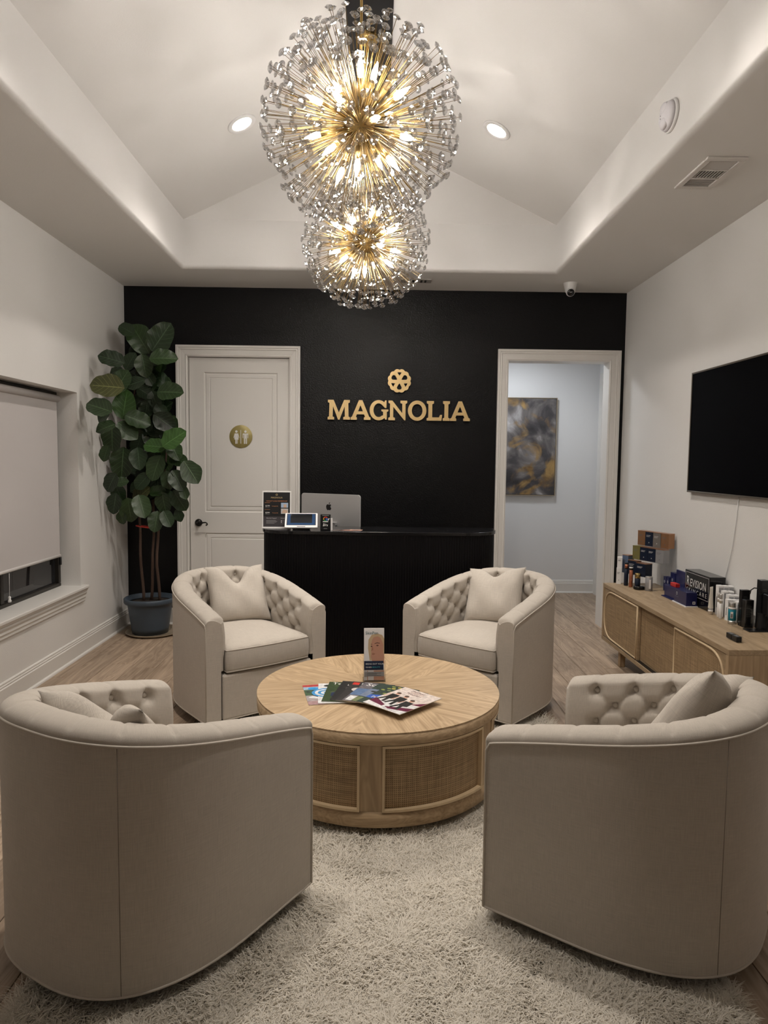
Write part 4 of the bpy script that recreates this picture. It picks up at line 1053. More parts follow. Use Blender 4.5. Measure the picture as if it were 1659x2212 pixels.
def restroom_sign():
    t = thing('restroom_sign', 'olive-gold disc with white woman and man figures on the door', 'sign', (-1.226, YD+.002, 1.728))
    lathe('disc', [(.104, 0), (.104, .004), (.103, .005), (.0005, .005)], mat('olive_gold', (.33, .27, .10), .4, metal=.2), t, 48, rot=(PI/2, 0, 0))
    fig_m = ink('sign_white', (.72, .71, .68))
    wom = [(-.016, .028), (.016, .028), (.027, -.012), (.022, -.013), (.013, .014), (.020, -.028), (.010, -.028), (.010, -.066), (.002, -.066), (.002, -.028), (-.002, -.028), (-.002, -.066), (-.010, -.066), (-.010, -.028), (-.020, -.028), (-.013, .014), (-.022, -.013), (-.027, -.012)]
    man = [(-.024, .028), (.024, .028), (.026, .022), (.026, -.014), (.020, -.014), (.020, .016), (.014, .016), (.014, -.066), (.003, -.066), (.003, -.018), (-.003, -.018), (-.003, -.066), (-.014, -.066), (-.014, .016), (-.020, .016), (-.020, -.014), (-.026, -.014), (-.026, .022)]
    for nm, P, dx in (('woman_figure', wom, -.040), ('man_figure', man, .042)):
        flat(nm, [(fig_m, [(x*.98+dx, y) for x, y in P]), (fig_m, ell(dx, .045, .011, .011, 14))], t, (0, -.0056, 0), (PI/2, 0, 0), step=0)
    flat('divider_bar', [(fig_m, rect(-.0025, -.064, .0025, .060))], t, (0, -.0056, 0), (PI/2, 0, 0))
restroom_sign()

# ================================================================== brochure holder and magazines on the table
ZTOP = .4508
def brochures():
    t = thing('brochure_holder', 'clear acrylic holder with tall skin-care leaflets on the round table', 'brochure holder', (.005, 3.315, ZTOP), rz=.06)
    w = .102; lean = -.16
    h = box('leaflets', -w/2+.002, -.006, .004, w/2-.002, .012, .255, mat('leaflet_paper', (.70, .68, .66), .4), t, rot=(lean, 0, 0))
    SK, HR, DKH = ink('leaflet_skin', (.42, .22, .15)), ink('leaflet_hair', (.45, .33, .20)), ink('leaflet_dark', (.07, .03, .02)); SH = ink('leaflet_skin_tone', (.30, .14, .09)); NV = ink('leaflet_navy', (.012, .02, .05))
    pr = flat('leaflet_print', [(ink('leaflet_white', (.66, .64, .63)), rect(-.049, .004, .049, .253)),
        (HR, [(-.022, .10), (-.030, .16), (-.028, .20), (-.012, .224), (.016, .230), (.040, .222), (.049, .205), (.049, .10)]),
        (SK, [(-.017, .118), (-.020, .150), (-.023, .165), (-.018, .190), (-.004, .212), (.018, .217), (.036, .205), (.045, .175), (.044, .140), (.049, .120), (.049, .085), (-.008, .085), (-.012, .105)]),
        (HR, [(-.019, .11), (-.027, .15), (-.025, .19), (-.012, .217), (.004, .222), (-.010, .200), (-.016, .170), (-.014, .13)]),
        (HR, [(.030, .212), (.049, .205), (.049, .15), (.044, .18)]),
        (DKH, [(.002, .182), (.014, .187), (.028, .184), (.028, .181), (.014, .183), (.002, .179)]), (DKH, [(-.018, .177), (-.012, .181), (-.008, .178), (-.012, .178)]),
        (DKH, ell(.016, .172, .006, .003, 12)), (DKH, ell(-.013, .168, .004, .003, 12)), (SH, [(-.008, .172), (-.004, .150), (-.016, .146), (-.012, .153)]), (SH, [(-.012, .133), (-.004, .137), (.006, .133), (-.002, .126), (-.010, .128)]),
        (NV, rect(-.049, .055, .045, .098)), (INK_S, rect(-.034, .006, .049, .052)), (ink('leaflet_white', (1, 1, 1)), rect(-.030, .006, -.002, .052)), (INK_GR, rect(-.049, .024, .049, .046))], h, (0, -.0063, 0), (PI/2, 0, 0), step=.00006)
    z = .0014
    text('SkinPen', .020, ink('leaflet_teal', (.03, .10, .12)), pr, (-.043, .226, z)); text('BRING OUT YOUR', .0105, INK_W, pr, (-.042, .080, z)); text('INNER', .0105, INK_W, pr, (-.042, .064, z)); text('BEAUTY', .0105, ink('leaflet_aqua', (.06, .35, .42)), pr, (-.009, .064, z))
    flat('fine_print', [(INK_K, rect(-.036, .0395-.006*k, .034-.02*(k % 2), .0407-.006*k)) for k in range(3)], pr, (0, 0, z), step=0)
    A = ACRY
    box('holder_front', -w/2-.004, -.022, .0, w/2+.004, -.0195, .098, A, t, rot=(lean, 0, 0)); box('holder_back', -w/2-.004, .0135, 0, w/2+.004, .016, .20, A, t, rot=(lean, 0, 0))
    for sg in (-1, 1): box('holder_side', sg*(w/2+.003)-.001, -.022, 0, sg*(w/2+.003)+.001, .014, .098, A, t, rot=(lean, 0, 0))
    box('holder_foot', -w/2-.004, -.022, 0, w/2+.004, .06, .002, A, t)
brochures()

def magazines():
    PG = mat('magazine_pages', (.68, .66, .62), .6)
    def mag(x, y, z, rot, w, h, name, label, polys, texts, th=.0024):
        """x, y: top-left corner of the cover; rot turns the reading direction"""
        t = thing(name, label, 'magazine', (x, y, z), rot, 'fan of magazines on the round table')
        box('pages', 0.001, -h+.001, 0, w-.001, -.001, th-.0003, PG, t)
        c = flat('cover', polys, t, (0, 0, th), step=.000008)
        for s, sz, m, tx, ty in texts: text(s, sz, m, c, (tx, ty, .00042))
    w, h = .208, .272
    def q(*a): return rect(*a)
    def K(n_, c_): return mat('ink_'+n_, c_, .35, noise=(55, .6))
    T = [(-.336, 3.236, 11.8), (-.261, 3.256, 4.2), (-.209, 3.276, -4), (-.145, 3.282, -10), (-.095, 3.267, -15), (-.035, 3.250, -22), (.035, 3.225, -29), (.082, 3.19, -35), (.150, 3.150, -44)]
    road = [(K('m_sky', (.30, .42, .52)), q(0, -h, w, 0)), (K('m_red', (.40, .05, .05)), q(0, -.03, w, 0)), (K('m_green', (.06, .11, .06)), q(0, -.15, w, -.07)), (K('m_blue', (.03, .25, .55)), ell(.045, -.055, .025, .018)), (K('m_road', (.34, .30, .30)), q(0, -h, w, -.15)), (K('m_white', (.7, .7, .7)), ell(.07, -.175, .06, .018)), (K('m_mauve', (.35, .22, .22)), q(0, -h, w, -.225))]
    for k in range(7): road.append((K('m_dark', (.03, .04, .04)), q(.01+.027*k, -.11+.006*(k % 3), .025+.027*k, -.085+.006*(k % 2))))
    swirl = [(K('m_white', (1, 1, 1)), q(0, -h, w, 0))] + [(K('m_azure', (.06, .28, .58)) if k % 2 == 0 else K('m_white', (1, 1, 1)), ell(.045, -.13, .075-.014*k, .062-.012*k, 22, .6*k, .6*k+2*PI)) for k in range(5)] + [(K('m_black', (.02, .02, .02)), ell(.055, -.035, .03, .016))]
    jung = [(K('m_forest', (.035, .06, .025)), q(0, -h, w, 0))]
    r2 = random.Random(5)
    for k in range(34):
        a, b, an = r2.uniform(0, .2), r2.uniform(-.26, -.01), r2.uniform(0, 3); L = r2.uniform(.02, .05)
        jung.append((K(*r2.choice((('m_fern', (.10, .16, .05)), ('m_moss', (.16, .19, .09)), ('m_straw', (.33, .32, .22)), ('m_shade', (.012, .02, .01))))), [(a, b), (a+L*math.cos(an), b+L*math.sin(an)), (a+.004, b+.005)]))
    jung.append((K('m_ink', (.02, .03, .07)), q(.03, -.20, .12, -.15)))
    dark = [(K('m_black', (.02, .02, .02)), q(0, -h, w, 0)), (K('m_grey', (.3, .3, .3)), q(.035, -.09, .085, -.088)), (K('m_grey', (.3, .3, .3)), q(.035, -.105, .075, -.103))]
    dark2 = [(K('m_coal', (.035, .033, .033)), q(0, -h, w, 0)), (K('m_scarlet', (.55, .04, .03)), q(.008, -.045, .04, -.012)), (K('m_pale', (.55, .5, .47)), ell(.07, -.11, .045, .03)), (K('m_coal', (1, 1, 1)), ell(.075, -.10, .02, .02))]
    slate = [(K('m_slate', (.13, .12, .13)), q(0, -h, w, 0)), (K('m_steel', (.10, .16, .28)), [(0, -.10), (w, -.06), (w, -.17), (0, -.19)]), (K('m_white', (1, 1, 1)), q(.01, -.26, .08, -.20))]
    pool = [(K('m_leaf', (.03, .05, .04)), q(0, -h, w, 0)), (K('m_haze', (.16, .20, .28)), q(0, -.2, w, -.09)), (K('m_black', (1, 1, 1)), q(.02, -.13, .16, -.115)), (K('m_black', (1, 1, 1)), q(.05, -.18, .065, -.12)), (K('m_black', (1, 1, 1)), q(.12, -.18, .135, -.12)), (K('m_moss', (1, 1, 1)), q(0, -h, w, -.21))]
    tree = [(K('m_leaf', (1, 1, 1)), q(0, -h, w, 0)), (K('m_cobalt', (.03, .10, .40)), [(0, -.16), (.1, -.12), (w, -.15), (w, -.2), (0, -.2)])]
    for k in range(30):
        a, b = r2.uniform(0, w-.02), r2.uniform(-.12, -.012); tree.append((K(*r2.choice((('m_yellow', (.45, .38, .08)), ('m_lime', (.22, .26, .06)), ('m_moss', (1, 1, 1))))), ell(a+.01, b, .011, .008, 7)))
    W_ = INK_W
    spec = [('travel_magazine', 'magazine with a highway photo cover, leftmost in the fan', road, []),
            ('science_magazine', 'white magazine with a blue swirl cover, second from the left in the fan', swirl, []),
            ('regional_magazine', 'magazine with green plants on the cover, third from the left in the fan', jung, [('Tex', .040, W_, .02, -.04)]),
            ('interview_magazine', 'black magazine with small white initials, fourth from the left in the fan', dark, [('L·E', .026, W_, .035, -.065)]),
            ('profile_magazine', 'dark magazine with a red corner tab, in the middle of the fan', dark2, [('IN', .03, W_, .05, -.035)]),
            ('style_magazine', 'grey-blue magazine with a large white S title, in the fan', slate, [('So', .055, W_, .02, -.05)]),
            ('home_magazine', 'magazine with a dark terrace photo cover, third from the right in the fan', pool, [('So', .042, W_, .07, -.045)]),
            ('garden_magazine', 'magazine with yellow leaves on the cover, second from the right in the fan', tree, [('Pa', .03, W_, .02, -.19)])]
    for i, (nm, lab, po, tx) in enumerate(spec):
        mag(T[i][0], T[i][1], ZTOP+.0029*i, math.radians(T[i][2]), w, h, nm, lab, po, tx)
    # clinic brochure on top of the fan
    PU, BL = K('m_plum', (.11, .012, .04)), K('m_black', (1, 1, 1)); W2, H2 = .216, .279
    po = [(K('m_blush', (.66, .55, .50)), q(0, -H2, W2, 0)), (K('m_ivory', (.70, .67, .65)), q(0, -H2, W2, -.16)), (PU, [(0, -.19), (.09, -.235), (.09, -.255), (0, -.24)]), (PU, [(W2, -.10), (.17, -.16), (W2, -.15)]), (PU, [(W2, -.19), (.10, -.25), (.13, -.262), (W2, -.235)])]
    for dx, dy in ((.04, -.085), (.095, -.095), (.150, -.12)):
        po += [(BL, [(dx-.022, dy-.02), (dx+.022, dy-.02), (dx+.030, dy-.075), (dx+.012, dy-.08), (dx+.018, dy-.125), (dx+.002, dy-.125), (dx-.006, dy-.08), (dx-.022, dy-.12), (dx-.036, dy-.115), (dx-.02, dy-.07)]), (INK_S, ell(dx, dy-.006, .011, .014, 14)), (DK_H, ell(dx-.003, dy+.003, .012, .010, 12)), (INK_S, [(dx-.03, dy-.03), (dx-.022, dy-.02), (dx-.03, dy-.07), (dx-.036, dy-.07)])]
    mag(T[8][0], T[8][1], ZTOP+.0029*8, math.radians(T[8][2]), W2, H2, 'clinic_brochure', 'pale brochure with three people in black and a plum band, topmost of the fan', po,
        [('Medical', .024, ink('m_title', (.16, .07, .06)), .06, -.028), ('Weight Loss', .016, ink('m_title2', (.40, .20, .14)), .065, -.043), ('Program', .024, ink('m_title', (.1, .1, .1)), .06, -.064), ('MAGNOLIA', .014, INK_GR, .105, -.272)], th=.003)
DK_H = ink('hair', (.05, .025, .015))
magazines()

# ================================================================== credenza
CXF, CY0, CY1, CZ0, CZ1 = 1.80, 3.433, 5.379, .142, .587
def credenza():
    xb = XR-.035
    t = thing('credenza', 'low oak media cabinet with cane sliding doors along the right wall', 'cabinet', (CXF, CY0, 0))
    def B(nm, x0, y0, z0, x1, y1, z1, m, par=t, **k): return box(nm, x0-CXF, y0-CY0, z0, x1-CXF, y1-CY0, z1, m, par, **k)
    B('top_panel', CXF-.0, CY0, CZ1-.030, xb, CY1, CZ1, OAKY, bev=.002, seg=1)
    B('bottom_panel', CXF, CY0, CZ0, xb, CY1, CZ0+.030, OAKY, bev=.002, seg=1)
    B('side_panel', CXF, CY0, CZ0+.03, xb, CY0+.028, CZ1-.03, OAKV, bev=.002, seg=1); B('side_panel', CXF, CY1-.028, CZ0+.03, xb, CY1, CZ1-.03, OAKV, bev=.002, seg=1)
    B('back_panel', xb-.012, CY0+.028, CZ0+.03, xb, CY1-.028, CZ1-.03, BLKM)
    for y in (4.30, 4.55): B('divider', CXF+.06, y, CZ0+.03, xb-.02, y+.02, CZ1-.03, OAKV)
    B('door_track', CXF+.004, CY0+.03, CZ0+.0305, CXF+.05, CY1-.03, CZ0+.033, BLK)
    z0, z1 = CZ0+.034, CZ1-.034
    def panel(ya, yb, x, rounded, nm):
        """door in the YZ plane: oak board with a cane insert edged by a pale bead; rounded: +1 far end, -1 near end, 0 none"""
        d = B(nm, x, ya, z0, x+.020, yb, z1, OAKY)
        m_ = .006 if rounded == 0 else .014
        a, b, c, e = ya+m_, yb-m_, z0+.010, z1-.010
        P = []
        ry, rz = (.20, (e-c)/2) if rounded else (0, 0)
        if rounded == 1:
            P = [(a, c), (b-ry, c)] + [(b-ry+ry*math.copysign(abs(math.sin(q))**.72, 1), (c+e)/2-rz*math.copysign(abs(math.cos(q))**.72, math.cos(q))) for q in [PI*k/24 for k in range(1, 24)]] + [(b-ry, e), (a, e)]
        elif rounded == -1:
            P = [(b, e), (a+ry, e)] + [(a+ry-ry*abs(math.sin(q))**.72, (c+e)/2+rz*math.copysign(abs(math.cos(q))**.72, math.cos(q))) for q in [PI*k/24 for k in range(1, 24)]] + [(a+ry, c), (b, c)]
        else: P = [(a, c), (b, c), (b, e), (a, e)]
        n = len(P); V = [(x-.0012-CXF, y-CY0, z) for y, z in P]
        f = mesh_from('cane_panel', V, [tuple(range(n))], CANE, uv=[(v[1], v[2]) for v in V]); link('cane_panel', f, d)
        if rounded: tube('bead', [(x-.002-CXF, y-CY0, z) for y, z in P], .0065, OAKP, d, 8, closed=True)
        else:
            for y in (a, b): tube('bead', [(x-.001-CXF, y-CY0, c), (x-.001-CXF, y-CY0, e)], .004, OAKP, d, 6)
    panel(4.655, CY1-.030, CXF+.006, 1, 'sliding_door'); panel(CY0+.030, 4.085, CXF+.006, -1, 'sliding_door'); panel(4.06, 4.68, CXF+.030, 0, 'sliding_door')
    for x in (CXF+.045, xb-.085):
        for y in (CY0+.16, CY1-.30): B('leg', x, y, 0, x+.042, y+.042, CZ0, OAKV, bev=.004)
credenza()

# ================================================================== products on the credenza
Z0 = CZ1+.0004
NAVY = mat('carton_navy', (.010, .016, .034), .35); COP = mat('carton_copper', (.36, .19, .10), .3, metal=.5); GRYC = mat('carton_grey', (.16, .145, .13), .45); SILC = mat('carton_silver', (.34, .34, .35), .4, metal=.3)
OLV = mat('carton_olive', (.24, .215, .08), .35, metal=.3); BLUG = mat('carton_slate_blue', (.10, .14, .22), .4); WBX = mat('carton_white', (.82, .81, .80), .45); COB = mat('carton_cobalt', (.012, .014, .075), .25)
CPE = mat('copper_edge', (.42, .22, .13), .3, metal=.6); GOLDC = mat('cap_gold', (.50, .38, .16), .25, metal=.9); STEEL = mat('cap_steel', (.60, .58, .55), .28, metal=.9); ROSE = mat('bottle_copper', (.42, .16, .09), .28, metal=.5)
TEAL = mat('bottle_teal', (.015, .20, .27), .25); PCK = ink('pack_white', (.62, .61, .60)); GPR = ink('pack_grey', (.18, .18, .18))
def carton(name, label, x, y, z, w, d, h, rz, m, ink_m=None, lines=((.15, .72, .55), (.15, .64, .45)), lid=None, group='skin-care cartons on the credenza', mark=None):
    """front faces local -Y; x, y = front-left foot corner; w along local X, d depth"""
    t = thing(name, label, 'box', (x, y, z), rz, group)
    box('carton', 0, 0, 0, w, d, h, m, t, bev=.0008, seg=1)
    if lid: box('lid', -.0006, -.0006, h-.004, w+.0006, d+.0006, h+.0006, lid, t)
    polys = [(ink_m, rect(w*a, h*b, w*(a+c), h*b+.0028)) for a, b, c in lines] if ink_m else []
    if mark: polys.append((mark, [(w*.45, h*.2), (w*.6, h*.24), (w*.5, h*.3)]))
    if polys: flat('carton_print', polys, t, (0, -.0010, 0), (PI/2, 0, 0), step=0)
    return t
def tiered():
    phi = math.radians(66); rz = -phi; e = Vector((math.cos(phi), -math.sin(phi))); nb = Vector((math.sin(phi), math.cos(phi)))   # along front, towards the wall
    # acrylic riser
    r = thing('display_riser', 'clear stepped acrylic riser carrying the stacked cartons', 'display stand', (1.962, 5.312, Z0), rz)
    for i, (z, d0) in enumerate(((.085, 0), (.198, .048), (.306, .096))):
        dd = .066
        box('step', -.066 if i == 0 else 0, d0, z-.004, .205 if i == 0 else .29, d0+dd, z, ACRY, r)
        for x in ((-.060, .199) if i == 0 else (.006, .284)):
            box('post', x-.003, d0+.004, 0, x+.003, d0+dd-.006, z-.004, ACRY, r)
    P0 = Vector((1.962, 5.312))
    def put(name, label, u, v, z, w, d, h, m, **k):
        p = P0+e*u+nb*v; return carton(name, label, p.x, p.y, Z0+z, w, d, h, rz, m, **k)
    z1, z2, z3 = .0855, .1985, .3065
    put('product_carton', 'navy carton with copper lid, in the middle of the lowest step', .0, .002, z1, .095, .044, .108, NAVY, ink_m=PCK, lid=CPE)
    put('product_carton', 'wide dark navy carton with copper lid, right on the lowest step', .098, -.012, z1-.0, .095, .07, .100, NAVY, ink_m=PCK, lid=CPE)
    put('product_carton', 'slate-blue carton, leftmost on the lowest step of the riser', -.063, .006, z1, .061, .06, .140, BLUG, ink_m=GPR, lid=CPE)
    for k, (m, nm, i) in enumerate(((OLV, 'olive-gold carton, leftmost on the middle step', GPR), (NAVY, 'navy carton, second on the middle step', PCK), (NAVY, 'dark navy carton, third on the middle step', PCK), (SILC, 'silver carton, rightmost on the middle step', GPR))):
        put('product_carton', nm, -.004+.077*k, .050, z2, .0745, .058, .104, m, ink_m=i, lid=CPE if k else OLV, mark=i)
    for k, (m, nm, i) in enumerate(((COP, 'copper carton, leftmost on the top step', GPR), (NAVY, 'navy carton, second on the top step', PCK), (GRYC, 'grey carton, third on the top step', PCK), (COP, 'copper carton, rightmost on the top step', GPR))):
        put('product_carton', nm, -.004+.077*k, .098, z3, .0745, .060, .112, m, ink_m=i, lid=CPE, mark=i)
tiered()
def bottle(name, label, x, y, prof, m, cap=None, capm=None, bands=(), group='bottles and jars on the credenza', seg=24):
    t = thing(name, label, 'bottle', (x, y, Z0), 0, group)
    lathe('body', prof, m, t, seg)
    if cap: lathe('cap', cap, capm, t, seg)
    for z0, z1, r, bm in bands: lathe('band', [(r, z0), (r, z1)], bm, t, seg)
    return t
def cyl(r, z0, z1, b=.002): return [(r-b, z0), (r, z0+b), (r, z1-b), (r-b, z1), (.0005, z1)]
def products():
    carton('white_carton', 'white carton at the far end of the credenza, bottom of its stack of two', 1.884, 5.330, Z0, .036, .040, .124, -.35, WBX, ink_m=GPR, mark=GPR)
    carton('white_carton', 'white carton at the far end of the credenza, top of its stack of two', 1.890, 5.335, Z0+.1245, .036, .040, .085, -.35, WBX, ink_m=GPR)
    bottle('serum_bottle', 'slim dark bottle with copper collar and black cap beside white cartons', 1.936, 5.262, cyl(.016, 0, .128), NAVY, cyl(.013, .128, .178), BLK, [(.136, .164, .0135, ROSE)])
    bottle('serum_bottle', 'copper coloured slim bottle with black cap', 1.950, 5.200, cyl(.0145, 0, .130), ROSE, cyl(.014, .130, .163), BLK, [(.143, .154, .0145, WBX)])
    bottle('serum_bottle', 'dark bottle with wide gold cap', 1.990, 5.170, cyl(.0205, 0, .072), NAVY, cyl(.0205, .0725, .111), GOLDC)
    bottle('powder_compact', 'round black compact lying flat at the credenza front', 1.978, 5.105, [(.036, 0), (.042, .004), (.042, .011), (.040, .0125), (.042, .014), (.042, .020), (.036, .025), (.0005, .026)], BLKG, seg=36)
    t = bottle('silver_canister', 'grey-silver canister with a white label strip', 2.028, 5.050, cyl(.026, 0, .103), SILC, cyl(.0262, .097, .106), STEEL)
    box('label_strip', -.004, -.0270, .018, .010, -.0262, .086, WBX, t, rot=(0, 0, -.2))
    # cobalt range
    for k, (x, y, w, d, h, lab) in enumerate(((2.148, 5.080, .045, .045, .106, 'cobalt carton left of its row, under the riser end'), (2.150, 5.030, .045, .045, .112, 'cobalt carton with a pale window, second in its row'), (2.150, 4.965, .06, .07, .155, 'tall cobalt carton, third in its row'))):
        c = carton('cobalt_carton', lab, x, y, Z0, d, w, h, -PI/2, COB, ink_m=None, group='cobalt cartons on the credenza')
        flat('emblem', [(PCK, ell(d/2, h*.66, .008, .010, 12)), (COB, ell(d/2, h*.66, .005, .007, 12))]+([(ink('pack_aqua', (.2, .28, .34)), rect(.008, .035, d-.008, .056))] if k == 1 else []), c, (0, -.0012, 0), (PI/2, 0, 0), step=.0001)
    t = thing('product_tray', 'cobalt stepped display tray left of the black box', 'display tray', (2.045, 4.465, Z0))
    box('tray_base', -.006, -.004, 0, .076, .205, .006, WBX, t); box('tray_base', .0, .216, 0, .16, .40, .006, COB, t); box('rear_wall', .10, .216, .006, .115, .395, .19, COB, t, bev=.002); box('step', .02, .216, .006, .10, .395, .085, COB, t, bev=.002)
    carton('red_carton', 'small red carton on the cobalt tray step', 2.080, 4.800, Z0+.0855, .085, .030, .024, -PI/2, mat('carton_red', (.50, .025, .02), .35), group='cobalt cartons on the credenza')
    c = carton('cobalt_carton', 'cobalt carton lowest and nearest at the front of the tray', 2.046, 4.656, Z0+.0065, .185, .072, .088, -PI/2, COB, group='cobalt cartons on the credenza')
    flat('emblem', [(PCK, ell(.045, .06, .009, .011, 14)), (COB, ell(.045, .06, .006, .008, 14)), (GPR, rect(.02, .038, .075, .0395))], c, (0, -.0012, 0), (PI/2, 0, 0), step=.0001)
    flat('end_label', [(WBX, rect(.042, .012, .060, .030)), (COB, rect(.047, .016, .055, .026))], c, (.1863, 0, 0), (PI/2, 0, PI/2), step=.0001)
    # black sign box
    t = thing('brand_box', 'large glossy black box lettered REVISION SKINCARE in white', 'sign box', (2.125, 4.676, Z0), -PI/2)
    w, d, h = .353, .10, .222
    box('box_body', 0, 0, 0, w, d, h, BLKG, t, bev=.002)
    m_ = .012; b = .0022
    fr = flat('frame_line', [(PCK, rect(m_, .062, w-m_, .062+b)), (PCK, rect(m_, h-m_-b, w-m_, h-m_)), (PCK, rect(m_, .062, m_+b, h-m_)), (PCK, rect(w-m_-b, .062, w-m_, h-m_))], t, (0, -.001, 0), (PI/2, 0, 0), step=0)
    text('R', .092, PCK, fr, (.028, .120, 0), sx=.8, bold=.0006); text('EVISION', .074, PCK, fr, (.080, .120, 0), sx=.84, bold=.0005); text('S K I N C A R E', .040, PCK, fr, (.030, .079, 0), sx=1.1)
    # white range: rows of cartons, tubes and a teal bottle
    WG = 'white cartons in rows beside the black box'
    rows = ((4.236, .186, 2.138, ('first', 'second', 'third')), (4.186, .160, 2.146, ('first', 'second', 'third')), (4.136, .146, 2.152, ('first', 'second', 'third')), (4.080, .128, 2.120, ('first', 'second', 'third')), (4.026, .125, 2.148, ('first', 'second')))
    rn = ('back row', 'second row', 'middle row', 'fourth row', 'front row')
    for i, (y, h, x, names) in enumerate(rows):
        for k, nm in enumerate(names):
            xx = x+.0325*k
            if xx+.031 > XR-.006: continue
            c = carton('white_carton', 'white and grey carton, %s from the left in the %s by the black box' % (nm, rn[i]), xx, y-.0, Z0, .031, .036, h-.002*k, 0, WBX, group=WG)
            flat('grey_face', [(mat('carton_pale_grey', (.36, .36, .37), .5), rect(.002, .003, .029, h-.012))], c, (0, -.0010, 0), (PI/2, 0, 0))
            flat('side_print', [(GPR, rect(-.020, h*.25, -.012, h*.62))], c, (-.0010, 0, 0), (PI/2, 0, -PI/2), step=0)
    def tub(label, x, y, h, lean):
        t = thing('cream_tube', label, 'tube', (x, y, Z0), 0, 'white tubes beside the black box')
        lathe('cap', cyl(.0145, 0, .040), STEEL, t, 20); lathe('collar', [(.0150, .018), (.0150, .028)], WBX, t, 20)
        V, Fc = [], []; n = 20
        for k in range(9):
            f = k/8
            for j in range(n): a = 2*PI*j/n; V.append((.0155*math.cos(a)*(1+.18*f), .0155*math.sin(a)*(1-f*.93), .040+(h-.040)*f))
        for k in range(8):
            for j in range(n): j2 = (j+1) % n; Fc.append((k*n+j, k*n+j2, (k+1)*n+j2, (k+1)*n+j))
        Fc.append(tuple(8*n+j for j in range(n)))
        link('tube_body', mesh_from('tube_body', V, Fc, mat('tube_cream', (.70, .66, .58), .4), smooth=True), t)
        t.rotation_euler = (0, 0, .6)
    tub('cream tube standing on its steel cap, next to the black box', 2.106, 4.262, .174, 0)
    for x, y, lab in ((2.116, 4.180, 'slim white tube with steel cap, farther of two'), (2.108, 4.140, 'slim white tube with steel cap, nearer of two')):
        bottle('slim_tube', lab, x, y, cyl(.0095, 0, .095), WBX, cyl(.0098, .095, .152), STEEL, [(.108, .120, .0100, WBX)], 'white tubes beside the black box')
    t = bottle('teal_bottle', 'teal bottle with steel cap and foot at the front of the white cartons', 2.112, 4.012, cyl(.022, .020, .088), TEAL, cyl(.0195, .089, .127), STEEL, [(0, .020, .0221, STEEL), (.088, .098, .0215, WBX)])
    box('label_frame', -.012, -.0232, .036, .002, -.0224, .074, WBX, t, rot=(0, 0, -.35)); box('label_dark', -.010, -.0236, .039, .000, -.0230, .062, GPR, t, rot=(0, 0, -.35))
    # black tester stand with cartons
    t = thing('tester_stand', 'black tester stand with a curled cable and clear tray at the right edge', 'display stand', (2.165, 3.845, Z0))
    box('foot', -.062, -.040, 0, .062, .03, .006, BLK, t, bev=.002); box('column', .002, -.012, .006, .022, .006, .10, BLK, t); box('clear_shelf', .022, -.06, .094, .075, .05, .100, ACRY, t)
    tube('cable', [(-.035, .02, .205), (-.03, .02, .228), (-.012, .02, .240), (.010, .02, .238), (.024, .02, .220), (.022, .02, .205), (.045, .02, .212), (.06, .02, .205)], .0035, BLK, t, 8)
    def pack(nm, label, x, y, z, w, d, h):
        c = carton(nm, label, x, y, z, w, d, h, 0, BLK, group='black cartons at the right end of the credenza')
        flat('fine_print', [(ink('pack_dim', (.12, .12, .11)), rect(w*.18, h*(.82-.035*k), w*(.62+.14*((k*7) % 3)/2), h*(.82-.035*k)+.0016)) for k in range(13)], c, (0, -.001, 0), (PI/2, 0, 0), step=0)
    pack('tall_black_carton', 'tall black carton in a clear sleeve before the tester stand', 2.127, 3.902, Z0, .050, .035, .162)
    box('clear_sleeve', 0, 0, 0, .056, .0015, .168, ACRY, bpy.data.objects['tall_black_carton'], loc=(-.003, -.005, 0))
    pack('black_carton', 'black carton standing tallest behind the clear sleeve', 2.128, 3.945, Z0, .048, .03, .212)
    pack('black_carton', 'wide black carton raised on the clear shelf at the right edge', 2.190, 3.79, Z0+.1005, .052, .045, .112)
    pack('black_carton', 'black carton leaning highest by the wall at the right edge', 2.196, 3.865, Z0, .044, .05, .282)
    t = thing('mini_pack_rack', 'small clear easel with two little black packs at the credenza front', 'display stand', (1.925, 3.60, Z0))
    box('clear_back', .016, -.03, 0, .0185, .09, .075, ACRY, t); box('clear_lip', -.014, -.03, 0, .016, .09, .003, ACRY, t)
    for k in range(2): box('mini_pack', -.014, -.026+.056*k, .003, .014, .026+.056*k, .030, BLK, t, bev=.001, seg=1); flat('pack_print', [(GPR, rect(-.006, -.018, .006, .018))], t, (0, .056*k, .0305))
products()

# ================================================================== television, painting, ceiling fittings
def television():
    t = thing('television', 'large flat black television with bronze bezel on the right wall', 'television', (XR-.0275, 3.43, 1.326))
    w, h, b = 1.474, .834, .011
    BZ = mat('bezel_bronze', (.16, .135, .11), .35, metal=.6)
    box('housing', 0, 0, 0, .026, w, h, BLKM, t); box('screen', -.0015, b, b, .001, w-b, h-b, mat('tv_screen', (.0015, .0015, .002), .5, spec=.03), t)
    for q in ((-.006, 0, 0, .02, w, b), (-.006, 0, h-b, .02, w, h), (-.006, 0, b, .02, b, h-b), (-.006, w-b, b, .02, w, h-b)): box('bezel', *q, BZ, t, bev=.0015, seg=1)
    c = tube('power_cable', [(XR-.006, 4.246, 1.33), (XR-.006, 4.262, 1.18), (XR-.006, 4.295, 1.0), (XR-.006, 4.345, .85), (XR-.006, 4.385, .76), (XR-.006, 4.40, .60)], .0028, WHT, None, 6)
    tag(c, 'thin white cable hanging from the television down the right wall', 'cable')
television()
